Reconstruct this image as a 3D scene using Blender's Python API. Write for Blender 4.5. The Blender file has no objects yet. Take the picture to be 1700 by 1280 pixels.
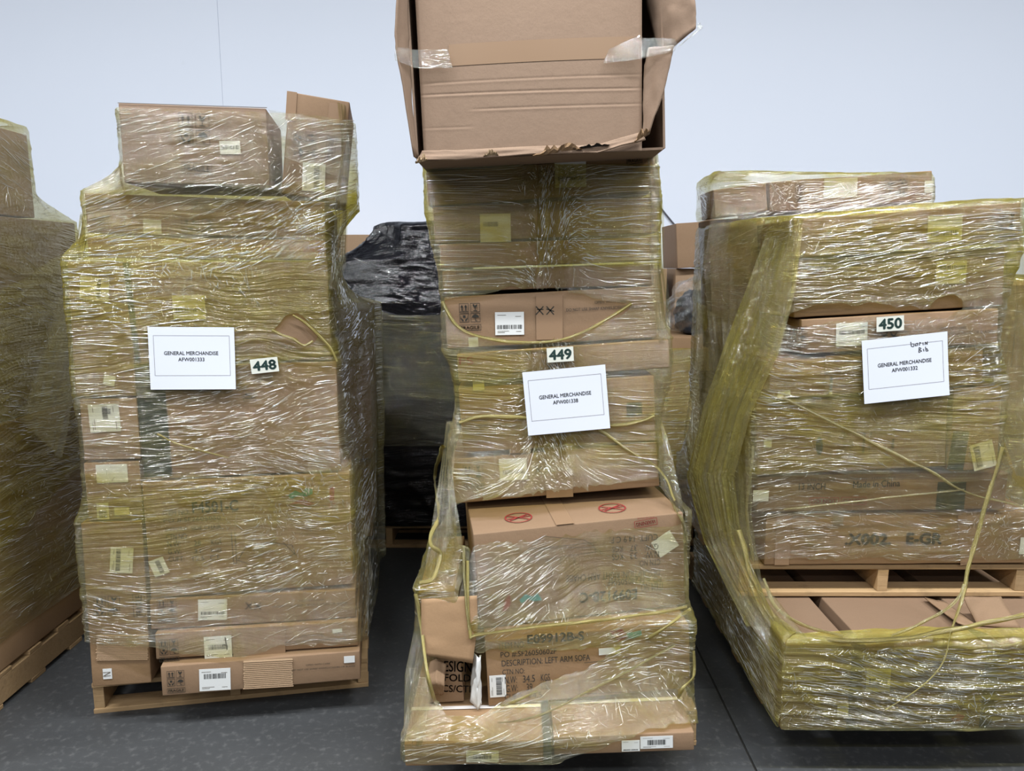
import bpy, bmesh, math, random
import numpy as np
from mathutils import Vector, Matrix

random.seed(7)
SC = bpy.context.scene
COL = SC.collection
R = math.radians

# ------------------------------------------------------------------ camera
CAM_H, PITCH, FPX, CX, CY = 1.63, R(8.96), 1250.0, 850.0, 640.0
cam_d = bpy.data.cameras.new('camera')
cam_d.sensor_fit = 'HORIZONTAL'
cam_d.sensor_width = 36.0
cam_d.lens = FPX / 1700.0 * 36.0
cam = bpy.data.objects.new('camera', cam_d)
COL.objects.link(cam)
cam.location = (0, 0, CAM_H)
cam.rotation_euler = (math.pi / 2 - PITCH, 0, 0)
SC.camera = cam

# ------------------------------------------------------------------ world, lamps, exposure
w = bpy.data.worlds.new('warehouse_air')
SC.world = w
w.use_nodes = True
bg = w.node_tree.nodes['Background']
bg.inputs[0].default_value = (0.84, 0.91, 1.0, 1)
bg.inputs[1].default_value = 0.08

def lamp(x, y, z, power, sx, sy, col=(0.95, 0.98, 1.0)):
    l = bpy.data.lights.new('high_bay_light', 'AREA')
    l.shape = 'RECTANGLE'
    l.size, l.size_y = sx, sy
    l.energy = power
    l.color = col
    o = bpy.data.objects.new('high_bay_light', l)
    COL.objects.link(o)
    o.location = (x, y, z)
    return o
for ly, pw in ((0.8, 320), (-2.8, 130), (-6.3, 75), (-9.8, 75), (-13.3, 75)):   # rows of strip lamps down the hall
    for lx in (-5.4, -1.8, 1.8, 5.4):
        lamp(lx, ly, 5.4, pw, 2.4, 0.09 if ly > -5 else 0.06)
SC.view_settings.view_transform = 'Standard'
SC.view_settings.look = 'None'
SC.view_settings.gamma = 1.0
SC.view_settings.use_curve_mapping = False
SC.view_settings.exposure = -0.38
SC.cycles.use_denoising = True
SC.cycles.denoiser = 'OPENIMAGEDENOISE'
SC.cycles.transparent_max_bounces = 24
SC.cycles.max_bounces = 8
SC.cycles.sample_clamp_indirect = 6.0

# ------------------------------------------------------------------ geometry helpers
FWD = Vector((0, math.cos(PITCH), -math.sin(PITCH)))
UP = Vector((0, math.sin(PITCH), math.cos(PITCH)))
CAMV = Vector((0, 0, CAM_H))

def ray(px, py):
    return Vector((1, 0, 0)) * ((px - CX) / FPX) + UP * ((CY - py) / FPX) + FWD

def P(px, py, d):
    r = ray(px, py)
    return CAMV + r * (d / r.y)

def on_plane(px, py, o, n):
    r = ray(px, py)
    return CAMV + r * ((o - CAMV).dot(n) / r.dot(n))

def project(v):
    """world points (n,3) -> photograph pixels"""
    v = np.asarray(v, float) - np.array(CAMV)
    f = v @ np.array(FWD)
    return np.stack([CX + FPX * v[:, 0] / f, CY - FPX * (v @ np.array(UP)) / f], 1)

def link(name, me, mat=None, parent=None, smooth=False):
    o = bpy.data.objects.new(name, me)
    COL.objects.link(o)
    if mat is not None and not me.materials:
        me.materials.append(mat)
    if parent is not None:
        o.parent = parent
    if smooth:
        me.polygons.foreach_set('use_smooth', [True] * len(me.polygons))
    return o

def mesh(name, vs, fs):
    me = bpy.data.meshes.new(name)
    me.from_pydata([tuple(v) for v in vs], [], fs)
    me.update()
    return me

def empty(name, loc=(0, 0, 0)):
    o = bpy.data.objects.new(name, None)
    COL.objects.link(o)
    o.location = loc
    o.empty_display_size = 0.05
    return o

def tag(o, label=None, cat=None, group=None, kind=None):
    for k, v in (('label', label), ('category', cat), ('group', group), ('kind', kind)):
        if v:
            o[k] = v
    return o

def box_vf(x0, x1, y0, y1, z0, z1):
    vs = [(x, y, z) for x in (x0, x1) for y in (y0, y1) for z in (z0, z1)]
    fs = [(0, 1, 3, 2), (4, 6, 7, 5), (0, 4, 5, 1), (2, 3, 7, 6), (0, 2, 6, 4), (1, 5, 7, 3)]
    return vs, fs

def rect_slab(name, pts, y, t, mat, parent):
    """thin slab from 4 local (x, z) corners, front at y"""
    vs = [(p[0], y, p[1]) for p in pts] + [(p[0], y + t, p[1]) for p in pts]
    fs = [(0, 1, 2, 3), (7, 6, 5, 4), (0, 4, 5, 1), (1, 5, 6, 2), (2, 6, 7, 3), (3, 7, 4, 0)]
    return link(name, mesh(name, vs, fs), mat, parent)

def _h(ix, iy, seed):
    n = (ix.astype(np.int64) * 374761393 + iy.astype(np.int64) * 668265263 + seed * 974711) & 0x7fffffff
    n = ((n ^ (n >> 13)) * 1274126177) & 0x7fffffff
    return ((n ^ (n >> 16)) & 0xffff) / 65535.0

def vnoise(x, y, seed=0):
    x, y = np.asarray(x, float), np.asarray(y, float)
    ix, iy = np.floor(x), np.floor(y)
    fx, fy = x - ix, y - iy
    fx, fy = fx * fx * (3 - 2 * fx), fy * fy * (3 - 2 * fy)
    a, b = _h(ix, iy, seed), _h(ix + 1, iy, seed)
    c, d = _h(ix, iy + 1, seed), _h(ix + 1, iy + 1, seed)
    return (a * (1 - fx) + b * fx) * (1 - fy) + (c * (1 - fx) + d * fx) * fy

def fbm(x, y, seed=0, o=3):
    t, a, s = 0, 1.0, 0
    for k in range(o):
        t = t + a * vnoise(x * 2 ** k, y * 2 ** k, seed + k * 17)
        s += a
        a *= 0.5
    return t / s

# ------------------------------------------------------------------ materials
MATS = {}
def new_mat(name):
    m = bpy.data.materials.new(name)
    m.use_nodes = True
    nt = m.node_tree
    for n in list(nt.nodes):
        nt.nodes.remove(n)
    out = nt.nodes.new('ShaderNodeOutputMaterial')
    MATS[name] = m
    return m, nt, out

class NT:
    """tiny node-graph writer"""
    def __init__(s, nt):
        s.nt = nt
    def n(s, typ, ins=None, **kw):
        nd = s.nt.nodes.new(typ)
        for k, v in kw.items():
            setattr(nd, k, v)
        for k, v in (ins or {}).items():
            sock = nd.inputs[k]
            if hasattr(v, 'is_output'):
                s.nt.links.new(v, sock)
            else:
                sock.default_value = v
        return nd
    def m(s, op, a, b=None, c=None, clamp=False):
        ins = {0: a}
        if b is not None: ins[1] = b
        if c is not None: ins[2] = c
        return s.n('ShaderNodeMath', ins, operation=op, use_clamp=clamp).outputs[0]
    def xyz(s, x, y, z=0.0):
        return s.n('ShaderNodeCombineXYZ', {0: x, 1: y, 2: z}).outputs[0]
    def noise(s, vec, scale=1.0, detail=2.0, rough=0.5, dist=0.0):
        return s.n('ShaderNodeTexNoise', {'Vector': vec, 'Scale': scale, 'Detail': detail, 'Roughness': rough, 'Distortion': dist}).outputs['Fac']
    def ramp(s, f, lo, hi, to0=0.0, to1=1.0):
        return s.n('ShaderNodeMapRange', {0: f, 1: lo, 2: hi, 3: to0, 4: to1}, interpolation_type='SMOOTHSTEP').outputs[0]
    def mixc(s, f, a, b):
        nd = s.n('ShaderNodeMix', data_type='RGBA')
        for k, v in ((0, f), (6, a), (7, b)):
            if hasattr(v, 'is_output'):
                s.nt.links.new(v, nd.inputs[k])
            else:
                nd.inputs[k].default_value = v if k == 0 else (*v[:3], 1)
        return nd.outputs[2]
    def bump(s, h, strength, dist, normal=None):
        ins = {'Height': h, 'Strength': strength, 'Distance': dist}
        if normal is not None: ins['Normal'] = normal
        return s.n('ShaderNodeBump', ins).outputs[0]

def plain(name, col, rough=0.6, spec=0.3, metallic=0.0):
    m, nt, out = new_mat(name)
    g = NT(nt)
    b = g.n('ShaderNodeBsdfPrincipled', {'Base Color': (*col, 1), 'Roughness': rough, 'Specular IOR Level': spec, 'Metallic': metallic})
    nt.links.new(b.outputs[0], out.inputs[0])
    return m

def cardboard(name, col, col2, flute=420.0):
    m, nt, out = new_mat(name)
    g = NT(nt)
    tc = g.n('ShaderNodeTexCoord').outputs['Object']
    oi = g.n('ShaderNodeObjectInfo').outputs['Random']
    v = g.n('ShaderNodeVectorMath', {0: tc, 1: g.xyz(oi, oi, oi)}, operation='ADD').outputs[0]
    big = g.noise(v, 3.5, 4, 0.6)
    fine = g.noise(v, 260, 2, 0.6)
    scuff = g.ramp(g.noise(v, 14, 5, 0.7), 0.60, 0.78)
    c = g.mixc(big, col, col2)
    c = g.mixc(g.m('MULTIPLY', g.ramp(fine, 0.45, 0.75), 0.22), c, tuple(x * 0.62 for x in col))
    c = g.mixc(g.m('MULTIPLY', scuff, 0.16), c, tuple(min(1, x * 1.25 + 0.03) for x in col))
    hsv = g.n('ShaderNodeHueSaturation', {'Color': c, 'Saturation': 1.0, 'Value': g.m('MULTIPLY_ADD', oi, 0.22, 0.89)}).outputs[0]
    sep = g.n('ShaderNodeSeparateXYZ', {0: tc})
    wv = g.m('SINE', g.m('MULTIPLY', sep.outputs[2], flute * 4.0))
    hgt = g.m('ADD', g.m('MULTIPLY', wv, 0.006), g.m('MULTIPLY', g.noise(v, 30, 4, 0.6), 0.9))
    b = g.n('ShaderNodeBsdfPrincipled', {'Base Color': hsv, 'Roughness': 0.74, 'Specular IOR Level': 0.18,
                                         'Normal': g.bump(hgt, 0.35, 0.004)})
    nt.links.new(b.outputs[0], out.inputs[0])
    return m
CARD_TAN = cardboard('cardboard_tan', (0.3034, 0.1927, 0.1082), (0.2624, 0.1615, 0.0869))
CARD_RED = cardboard('cardboard_reddish', (0.276, 0.181, 0.111), (0.236, 0.149, 0.090))
CARD_PALE = cardboard('cardboard_pale', (0.3444, 0.2337, 0.1476), (0.3034, 0.2009, 0.123))
CARD_BROWN = cardboard('cardboard_brown', (0.2747, 0.1902, 0.1353), (0.2501, 0.1706, 0.1189))
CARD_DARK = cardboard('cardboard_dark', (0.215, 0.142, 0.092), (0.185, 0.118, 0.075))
CARD_RAW = cardboard('cardboard_torn', (0.5084, 0.3854, 0.246), (0.4264, 0.3034, 0.1804))

def wood_mat(name, c1, c2):
    m, nt, out = new_mat(name)
    g = NT(nt)
    tc = g.n('ShaderNodeTexCoord').outputs['Object']
    oi = g.n('ShaderNodeObjectInfo').outputs['Random']
    sep = g.n('ShaderNodeSeparateXYZ', {0: tc})
    v = g.xyz(g.m('MULTIPLY', sep.outputs[0], 3.0), g.m('MULTIPLY', sep.outputs[1], 40.0), g.m('MULTIPLY_ADD', oi, 20.0, g.m('MULTIPLY', sep.outputs[2], 40.0)))
    n = g.noise(v, 1.6, 5, 0.65, 0.6)
    c = g.mixc(n, c1, c2)
    c = g.mixc(g.m('MULTIPLY', g.ramp(g.noise(tc, 9, 4, 0.7), 0.55, 0.72), 0.45), c, tuple(x * 0.45 for x in c1))
    c = g.n('ShaderNodeHueSaturation', {'Color': c, 'Value': g.m('MULTIPLY_ADD', oi, 0.4, 0.8)}).outputs[0]
    b = g.n('ShaderNodeBsdfPrincipled', {'Base Color': c, 'Roughness': 0.8, 'Specular IOR Level': 0.15, 'Normal': g.bump(n, 0.5, 0.004)})
    nt.links.new(b.outputs[0], out.inputs[0])
    return m
WOOD = wood_mat('pallet_wood', (0.42, 0.285, 0.155), (0.31, 0.20, 0.10))

PAPER = plain('label_paper', (0.70, 0.71, 0.70), 0.55)
SHEET = plain('sign_paper', (0.70, 0.73, 0.82), 0.5)
INK = plain('printed_ink', (0.035, 0.035, 0.035), 0.6)
INK_SOFT = plain('stencil_ink', (0.035, 0.032, 0.026), 0.7)
INK_GREY = plain('fine_print_ink', (0.10, 0.075, 0.05), 0.7)
INK_RED = plain('red_ink', (0.27, 0.03, 0.03), 0.6)
INK_BLUE = plain('blue_ink', (0.05, 0.30, 0.38), 0.6)
TAPE_TAN = plain('packing_tape', (0.285, 0.183, 0.112), 0.30, 0.4)
TAPE_DARK = plain('dark_tape', (0.030, 0.042, 0.034), 0.4, 0.4)
STICKER = plain('sticker_stock', (0.66, 0.67, 0.60), 0.4)
STICKER_INK = plain('sticker_ink', (0.02, 0.045, 0.04), 0.5)
STRAP = plain('white_strap', (0.74, 0.70, 0.68), 0.35)
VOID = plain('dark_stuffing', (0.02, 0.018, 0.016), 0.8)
CORDMAT = plain('cord_rubber', (0.10, 0.10, 0.12), 0.6)
# ------------------------------------------------------------------ stretch film materials
def film_mat(name, tint, haze_col, haze0, haze_k, gloss=0.10, bump=0.011, shine=1.6, cap=0.20, opaque=None):
    m, nt, out = new_mat(name)
    g = NT(nt)
    fl = g.n('ShaderNodeAttribute', attribute_name='flow').outputs['Vector']
    L = g.n('ShaderNodeAttribute', attribute_name='layers').outputs['Fac']
    sp = g.n('ShaderNodeSeparateXYZ', {0: fl})
    u, v, q = sp.outputs[0], sp.outputs[1], sp.outputs[2]
    wrp = g.m('MULTIPLY', g.m('SUBTRACT', g.noise(fl, 1.35, 1.5, 0.5), 0.5), 0.28)
    s = g.m('ADD', v, wrp)
    n1 = g.noise(g.xyz(g.m('MULTIPLY', u, 3.0), g.m('MULTIPLY', s, 105.0), q), 1.0, 2.5, 0.55)
    n2 = g.noise(g.xyz(g.m('MULTIPLY', u, 14.0), g.m('MULTIPLY', s, 330.0), q), 1.0, 2.0, 0.5)
    n3 = g.noise(fl, 60.0, 4.0, 0.65, 0.8)
    msk = g.ramp(g.noise(fl, 3.6, 2, 0.6), 0.36, 0.60)
    hgt = g.m('ADD', g.m('ADD', g.m('MULTIPLY', n1, 0.75), g.m('MULTIPLY', n2, 0.24)), g.m('MULTIPLY', g.m('MULTIPLY', n3, msk), 0.85))
    bmp = g.bump(hgt, 1.0, bump)
    # stretched-white streaks: thin lines along the pull of the film
    st = g.ramp(n2, 0.60, 0.74)
    st = g.m('MULTIPLY', st, g.ramp(g.noise(g.xyz(g.m('MULTIPLY', u, 2.0), g.m('MULTIPLY', s, 9.0), q), 1.0, 2, 0.5), 0.46, 0.66))
    bands = g.ramp(n1, 0.50, 0.72)
    hz = g.m('ADD', haze0, g.m('MULTIPLY', L, haze_k))
    hz = g.m('ADD', hz, g.m('MULTIPLY', bands, 0.04))
    hz = g.m('ADD', hz, g.m('MULTIPLY', st, 0.22), clamp=True)
    t0 = (0.965, 0.965, 0.95)
    f = g.m('MULTIPLY', L, 0.30, clamp=True)
    tc = g.mixc(f, t0, tint)
    tr = g.n('ShaderNodeBsdfTransparent', {0: tc})
    hc = g.mixc(f, (0.60, 0.57, 0.42), haze_col)
    df = g.n('ShaderNodeBsdfDiffuse', {0: hc, 'Normal': bmp})
    gl = g.n('ShaderNodeBsdfGlossy', {0: (1, 1, 1, 1), 'Roughness': gloss, 'Normal': bmp})
    fr = g.n('ShaderNodeFresnel', {'IOR': 1.5, 'Normal': bmp}).outputs[0]
    base = tr.outputs[0]
    if opaque is not None:
        base = g.n('ShaderNodeBsdfDiffuse', {0: (*opaque, 1), 'Normal': bmp}).outputs[0]
        mx1 = base
    else:
        mx1 = g.n('ShaderNodeMixShader', {0: hz, 1: base, 2: df.outputs[0]}).outputs[0]
    mx2 = g.n('ShaderNodeMixShader', {0: g.m('MINIMUM', g.m('MULTIPLY_ADD', fr, shine, 0.01), cap), 1: mx1, 2: gl.outputs[0]})
    nt.links.new(mx2.outputs[0], out.inputs[0])
    return m
FILM = film_mat('yellow_stretch_film', (0.62, 0.55, 0.15), (0.62, 0.545, 0.15), 0.012, 0.052)
FILM_THIN = film_mat('thin_dim_film', (0.75, 0.68, 0.25), (0.50, 0.44, 0.12), 0.012, 0.012, shine=1.0)
ROPE = film_mat('gathered_stretch_film', (0.62, 0.54, 0.16), (0.70, 0.60, 0.20), 0.16, 0.09, 0.16, shine=0.9)
BLACKFILM = film_mat('black_stretch_film', (0, 0, 0), (0, 0, 0), 0, 0, 0.08, bump=0.004, shine=0.7, opaque=(0.006, 0.006, 0.008))
CREASE = film_mat('folded_film_crease', (0.60, 0.55, 0.25), (0.80, 0.77, 0.55), 0.20, 0.05, 0.12, bump=0.001, shine=6.0, cap=0.6)
BLACKCREASE = film_mat('black_film_crease', (0, 0, 0), (0, 0, 0), 0, 0, 0.15, bump=0.001, shine=7.0, cap=0.6, opaque=(0.02, 0.02, 0.025))
CLEAR = film_mat('clear_plastic', (0.9, 0.92, 0.95), (0.8, 0.82, 0.85), 0.03, 0.0, 0.10)

def set_film_attrs(me, flow, layers):
    a = me.attributes.new('flow', 'FLOAT_VECTOR', 'POINT')
    a.data.foreach_set('vector', np.ascontiguousarray(flow, np.float32).ravel())
    b = me.attributes.new('layers', 'FLOAT', 'POINT')
    b.data.foreach_set('value', np.ascontiguousarray(layers, np.float32).ravel())

# ------------------------------------------------------------------ cartons
ALLBOX = {}
_tm = {}
def text_mesh(body, bold):
    k = (body, bold)
    if k not in _tm:
        cu = bpy.data.curves.new('print', 'FONT')
        cu.body = body
        cu.resolution_u = 3
        cu.align_x = 'CENTER'
        o = bpy.data.objects.new('print', cu)
        me = bpy.data.meshes.new_from_object(o)
        vs = np.array([v.co[:2] for v in me.vertices])
        fs = [tuple(p.vertices) for p in me.polygons]
        bpy.data.objects.remove(o)
        bpy.data.curves.remove(cu)
        bpy.data.meshes.remove(me)
        if bold:
            n0, f0 = len(vs), list(fs)
            vs0 = vs
            for q, (sx, sy) in enumerate(((bold, 0), (-bold, 0), (0, bold), (0, -bold))):
                vs = np.concatenate([vs, vs0 + np.array((sx, sy))])
                fs = fs + [tuple(i + n0 * (q + 1) for i in f_) for f_ in f0]
        lo, hi = vs.min(0), vs.max(0)
        _tm[k] = ((vs - lo) / np.maximum(hi - lo, 1e-6), fs)
    return _tm[k]

class Face:
    """front plane of something: maps photograph measurements to local (x, z) and carries printing"""
    def __init__(s, obj, M):
        s.o, s.M = obj, M
        s.Mi = M.inverted()
        s.org = M.translation
        s.nrm = (M.to_3x3() @ Vector((0, 1, 0))).normalized()
        s.y = 0.0
    def lp(s, px, py):
        q = s.Mi @ on_plane(px, py, s.org, s.nrm)
        return q.x, q.z
    def tilt(s, px, py):
        """how far the local x axis already leans in the photograph, degrees"""
        x, z = s.lp(px, py)
        q = project([(s.M @ Vector((x - .02, 0, z)))[:], (s.M @ Vector((x + .02, 0, z)))[:]])
        return math.degrees(math.atan2(q[0, 1] - q[1, 1], q[1, 0] - q[0, 0]))
    def rect(s, x0, y0, x1, y1, rot=0.0):
        if rot not in (90, -90):
            rot = rot - s.tilt((x0 + x1) / 2, (y0 + y1) / 2)
        cx, cz = s.lp((x0 + x1) / 2, (y0 + y1) / 2)
        a, b = s.lp(x0, (y0 + y1) / 2)[0], s.lp(x1, (y0 + y1) / 2)[0]
        c, d = s.lp((x0 + x1) / 2, y1)[1], s.lp((x0 + x1) / 2, y0)[1]
        hw, hh = (b - a) / 2, (d - c) / 2
        return cx, cz, hw, hh, R(rot)
    def pts(s, x0, y0, x1, y1, rot=0.0):
        cx, cz, hw, hh, t = s.rect(x0, y0, x1, y1, rot)
        co, si = math.cos(t), math.sin(t)
        return [(cx + co * a * hw - si * b * hh, cz + si * a * hw + co * b * hh) for a, b in ((-1, -1), (1, -1), (1, 1), (-1, 1))]
    def text(s, body, r, mat=None, rot=0.0, bold=0.0, lift=0.0016, parent=None, name='printed_text'):
        th = R((rot + 45) % 90 - 45)
        if abs((rot + 90) % 180 - 90) < 30:
            W0, H0 = r[2] - r[0], r[3] - r[1]
            c_, s_ = math.cos(th), abs(math.sin(th))
            h_ = max(0.5 * H0, (H0 * c_ - W0 * s_) / (c_ * c_ - s_ * s_))
            r = (r[0], (r[1] + r[3] - h_) / 2, r[2], (r[1] + r[3] + h_) / 2)
        q = np.array(s.pts(*r, rot=rot))
        import re as _re
        for t_ in _re.finditer(r'\S+(?: \S+)*', body):      # words set far apart are separate prints
            x0, x1 = t_.start() / len(body), t_.end() / len(body)
            uv, fs = text_mesh(t_.group(0), bold)
            vs = q[0] + (x0 + uv[:, :1] * (x1 - x0)) * (q[1] - q[0]) + uv[:, 1:] * (q[3] - q[0])
            o = link(name, mesh(name, [(a, s.y - lift, b) for a, b in vs], fs), mat or INK, parent or s.o)
        return o
    def lines(s, polys, wpx, mat, name='printed_drawing', lift=0.0015, parent=None, closed=False):
        """thin printed strokes through photograph points"""
        vs, fs = [], []
        for poly in polys:
            L = [np.array(s.lp(*p)) for p in poly]
            a0 = np.array(s.lp(poly[0][0] + wpx, poly[0][1]))
            wd = np.linalg.norm(a0 - L[0]) / 2
            for p, q in zip(L[:-1], L[1:]):
                t = q - p
                n = np.linalg.norm(t)
                if n < 1e-6: continue
                t = t / n
                nn = np.array((-t[1], t[0])) * wd
                e = t * wd * 0.6
                k = len(vs)
                for c in (p - e - nn, q + e - nn, q + e + nn, p - e + nn):
                    vs.append((c[0], s.y - lift, c[1]))
                fs.append((k, k + 1, k + 2, k + 3))
        return link(name, mesh(name, vs, fs), mat, parent or s.o)
    def poly(s, polys, mat, name='printed_mark', lift=0.0015, parent=None):
        vs, fs = [], []
        for p in polys:
            k = len(vs)
            vs += [(s.lp(*c)[0], s.y - lift, s.lp(*c)[1]) for c in p]
            fs.append(tuple(range(k, k + len(p))))
        return link(name, mesh(name, vs, fs), mat, parent or s.o)
    def slab(s, name, r, mat, rot=0.0, lift=0.0012, t=0.0009, parent=None):
        return rect_slab(name, s.pts(*r, rot=rot), s.y - lift, t, mat, parent or s.o)
    def label(s, r, rot=0.0, code=(0.12, 0.30, 0.88, 0.58), fine=True, mat=None, vertical=False, lines=True):
        """paper shipping label with barcode and fine print"""
        lab = s.slab('shipping_label', r, mat or PAPER, rot)
        q = np.array(s.pts(*r, rot=rot))
        rnd = random.Random(int(r[0] * 31 + r[1]))
        vs, fs = [], []
        def add(a, b, c, d):
            k = len(vs)
            for (x, z) in ((a, b), (c, b), (c, d), (a, d)):
                w_ = q[0] + (q[1] - q[0]) * x + (q[3] - q[0]) * z
                vs.append((w_[0], s.y - 0.0017, w_[1]))
            fs.append((k, k + 1, k + 2, k + 3))
        x = 0.0
        while x < 1.0:
            bw = rnd.choice((0.012, 0.02, 0.034))
            if vertical:
                add(code[0], code[1] + x * (code[3] - code[1]), code[2], code[1] + min(1, x + bw) * (code[3] - code[1]))
            else:
                add(code[0] + x * (code[2] - code[0]), code[1], code[0] + min(1, x + bw) * (code[2] - code[0]), code[3])
            x += bw + rnd.choice((0.012, 0.02, 0.03))
        link('barcode', mesh('barcode', vs, fs), INK, lab)
        if lines:
            vs, fs = [], []
            for (a, b, ln) in ((0.08, 0.86, 0.3), (0.7, 0.80, 0.2), (0.08, 0.16, 0.4), (0.08, 0.10, 0.25), (0.72, 0.14, 0.18)):
                if vertical:
                    add(b, a, b + 0.018, a + ln)
                else:
                    add(a, b, a + ln, b + 0.018)
            link('fine_print', mesh('fine_print', vs, fs), INK_GREY, lab)['kind'] = 'stuff'
        return lab
    def icons(s, r, rot=0.0, word=True, mat=None, upside=False):
        """2 x 2 block of handling symbols with a FRAGILE box below"""
        mat = mat or INK_SOFT
        q = np.array(s.pts(*r, rot=rot + (180 if upside else 0)))
        vs, fs = [], []
        def pt(x, z):
            w_ = q[0] + (q[1] - q[0]) * x + (q[3] - q[0]) * z
            return (w_[0], s.y - 0.0015, w_[1])
        def pg(*c):
            k = len(vs)
            vs.extend(pt(*a) for a in c)
            fs.append(tuple(range(k, k + len(c))))
        def frame(a, b, c, d, t=0.018):
            pg((a, b), (c, b), (c, b + t), (a, b + t)); pg((a, d - t), (c, d - t), (c, d), (a, d))
            pg((a, b), (a + t, b), (a + t, d), (a, d)); pg((c - t, b), (c, b), (c, d), (c - t, d))
        lo = 0.26 if word else 0.0
        hh = (1 - lo) / 2
        def T(cx, cz):
            return lambda x, z: (cx + x * 0.44, cz + z * hh * 0.86)
        cells = [(0.02, lo + hh * 1.06), (0.54, lo + hh * 1.06), (0.02, lo + 0.04), (0.54, lo + 0.04)]
        for k, (cx, cz) in enumerate(cells):
            f = T(cx, cz)
            a, b = f(0, 0); c, d = f(1, 1)
            frame(a, b, c, d)
            if k == 0:      # two arrows up
                for x in (0.3, 0.7):
                    pg(f(x - .06, .2), f(x + .06, .2), f(x + .06, .6), f(x - .06, .6))
                    pg(f(x - .17, .56), f(x + .17, .56), f(x, .86))
                pg(f(.1, .1), f(.9, .1), f(.9, .16), f(.1, .16))
            elif k == 1:    # glass
                pg(f(.25, .88), f(.32, .58), f(.5, .45), f(.68, .58), f(.75, .88), f(.55, .78), f(.48, .66), f(.42, .86))
                pg(f(.46, .2), f(.54, .2), f(.54, .5), f(.46, .5)); pg(f(.3, .12), f(.7, .12), f(.7, .2), f(.3, .2))
            elif k == 2:    # hands under a parcel
                pg(f(.36, .5), f(.64, .5), f(.64, .8), f(.36, .8))
                pg(f(.12, .85), f(.2, .45), f(.42, .3), f(.42, .12), f(.3, .12), f(.12, .4))
                pg(f(.88, .85), f(.8, .45), f(.58, .3), f(.58, .12), f(.7, .12), f(.88, .4))
            else:           # umbrella
                arc = [f(.5 + .38 * math.cos(t), .5 + .36 * math.sin(t)) for t in np.linspace(0, math.pi, 9)]
                pg(*arc)
                pg(f(.47, .15), f(.53, .15), f(.53, .5), f(.47, .5)); pg(f(.47, .1), f(.68, .1), f(.68, .17), f(.47, .17))
        if word:
            frame(0.0, 0.0, 1.0, 0.21)
            uv, tf = text_mesh('FRAGILE', 0.02)
            k = len(vs)
            vs.extend(pt(0.07 + a * 0.86, 0.045 + b * 0.12) for a, b in uv)
            fs.extend(tuple(i + k for i in f) for f in tf)
        return link('handling_symbols', mesh('handling_symbols', vs, fs), mat, s.o)
    def word_box(s, r, word='FRAGILE', rot=0.0, mat=None):
        """a word inside a printed frame; rot 90 reads upwards"""
        mat = mat or INK_SOFT
        cx, cz, hw, hh, _ = s.rect(*r)
        if rot in (90, -90):
            hw, hh = hh, hw
        t = R(rot); co, si = math.cos(t), math.sin(t)
        def pt(a, b):
            x, z = a * hw, b * hh
            return (cx + co * x - si * z, s.y - 0.0015, cz + si * x + co * z)
        vs, fs = [], []
        def pg(*c):
            k = len(vs); vs.extend(pt(*a) for a in c); fs.append(tuple(range(k, k + len(c))))
        tx, tz = 0.0016 / hw, 0.0016 / hh
        pg((-1, -1), (1, -1), (1, -1 + tz), (-1, -1 + tz)); pg((-1, 1 - tz), (1, 1 - tz), (1, 1), (-1, 1))
        pg((-1, -1), (-1 + tx, -1), (-1 + tx, 1), (-1, 1)); pg((1 - tx, -1), (1, -1), (1, 1), (1 - tx, 1))
        uv, tf = text_mesh(word, 0.015)
        k = len(vs)
        vs.extend(pt(-0.85 + a * 1.7, -0.55 + b * 1.1) for a, b in uv)
        fs.extend(tuple(i + k for i in f) for f in tf)
        return link('printed_text', mesh('printed_text', vs, fs), mat, s.o)
    def knives(s, x0, y0, h, mat=None):
        """crossed-out knife and scissors"""
        w_ = h * 0.9
        P1 = [[(x0, y0), (x0 + w_, y0 + h)], [(x0, y0 + h), (x0 + w_, y0)], [(x0 + 2, y0 + h * .35), (x0 + w_, y0 + h * .35)]]
        x1 = x0 + w_ * 1.5
        P1 += [[(x1, y0), (x1 + w_, y0 + h)], [(x1, y0 + h), (x1 + w_, y0)], [(x1, y0 + h * .3), (x1 + w_, y0 + h * .6)]]
        return s.lines(P1, h * 0.14, mat or INK_SOFT, 'no_blade_symbols')
    def ribs(s, r, rot=0.0, n=16):
        """torn-off liner: bare corrugations"""
        q = np.array(s.pts(*r, rot=rot))
        vs, fs = [], []
        rnd = random.Random(int(r[0]))
        for k in range(n):
            a, b = k / n, (k + 0.72) / n
            e0, e1 = rnd.uniform(-0.02, 0.02), rnd.uniform(-0.02, 0.02)
            i = len(vs)
            for z, y in ((a, 0.0), ((a + b) / 2, 0.003), (b, 0.0)):
                for x in (e0, 1 + e1):
                    w_ = q[0] + (q[1] - q[0]) * x + (q[3] - q[0]) * z
                    vs.append((w_[0], s.y - 0.0012 - y, w_[1]))
            fs += [(i, i + 1, i + 3, i + 2), (i + 2, i + 3, i + 5, i + 4)]
        base = s.slab('torn_patch', r, CARD_RAW, rot, 0.0011, 0.0009)
        o = link('exposed_corrugation', mesh('exposed_corrugation', vs, fs), CARD_PALE, base)
        return o

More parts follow.
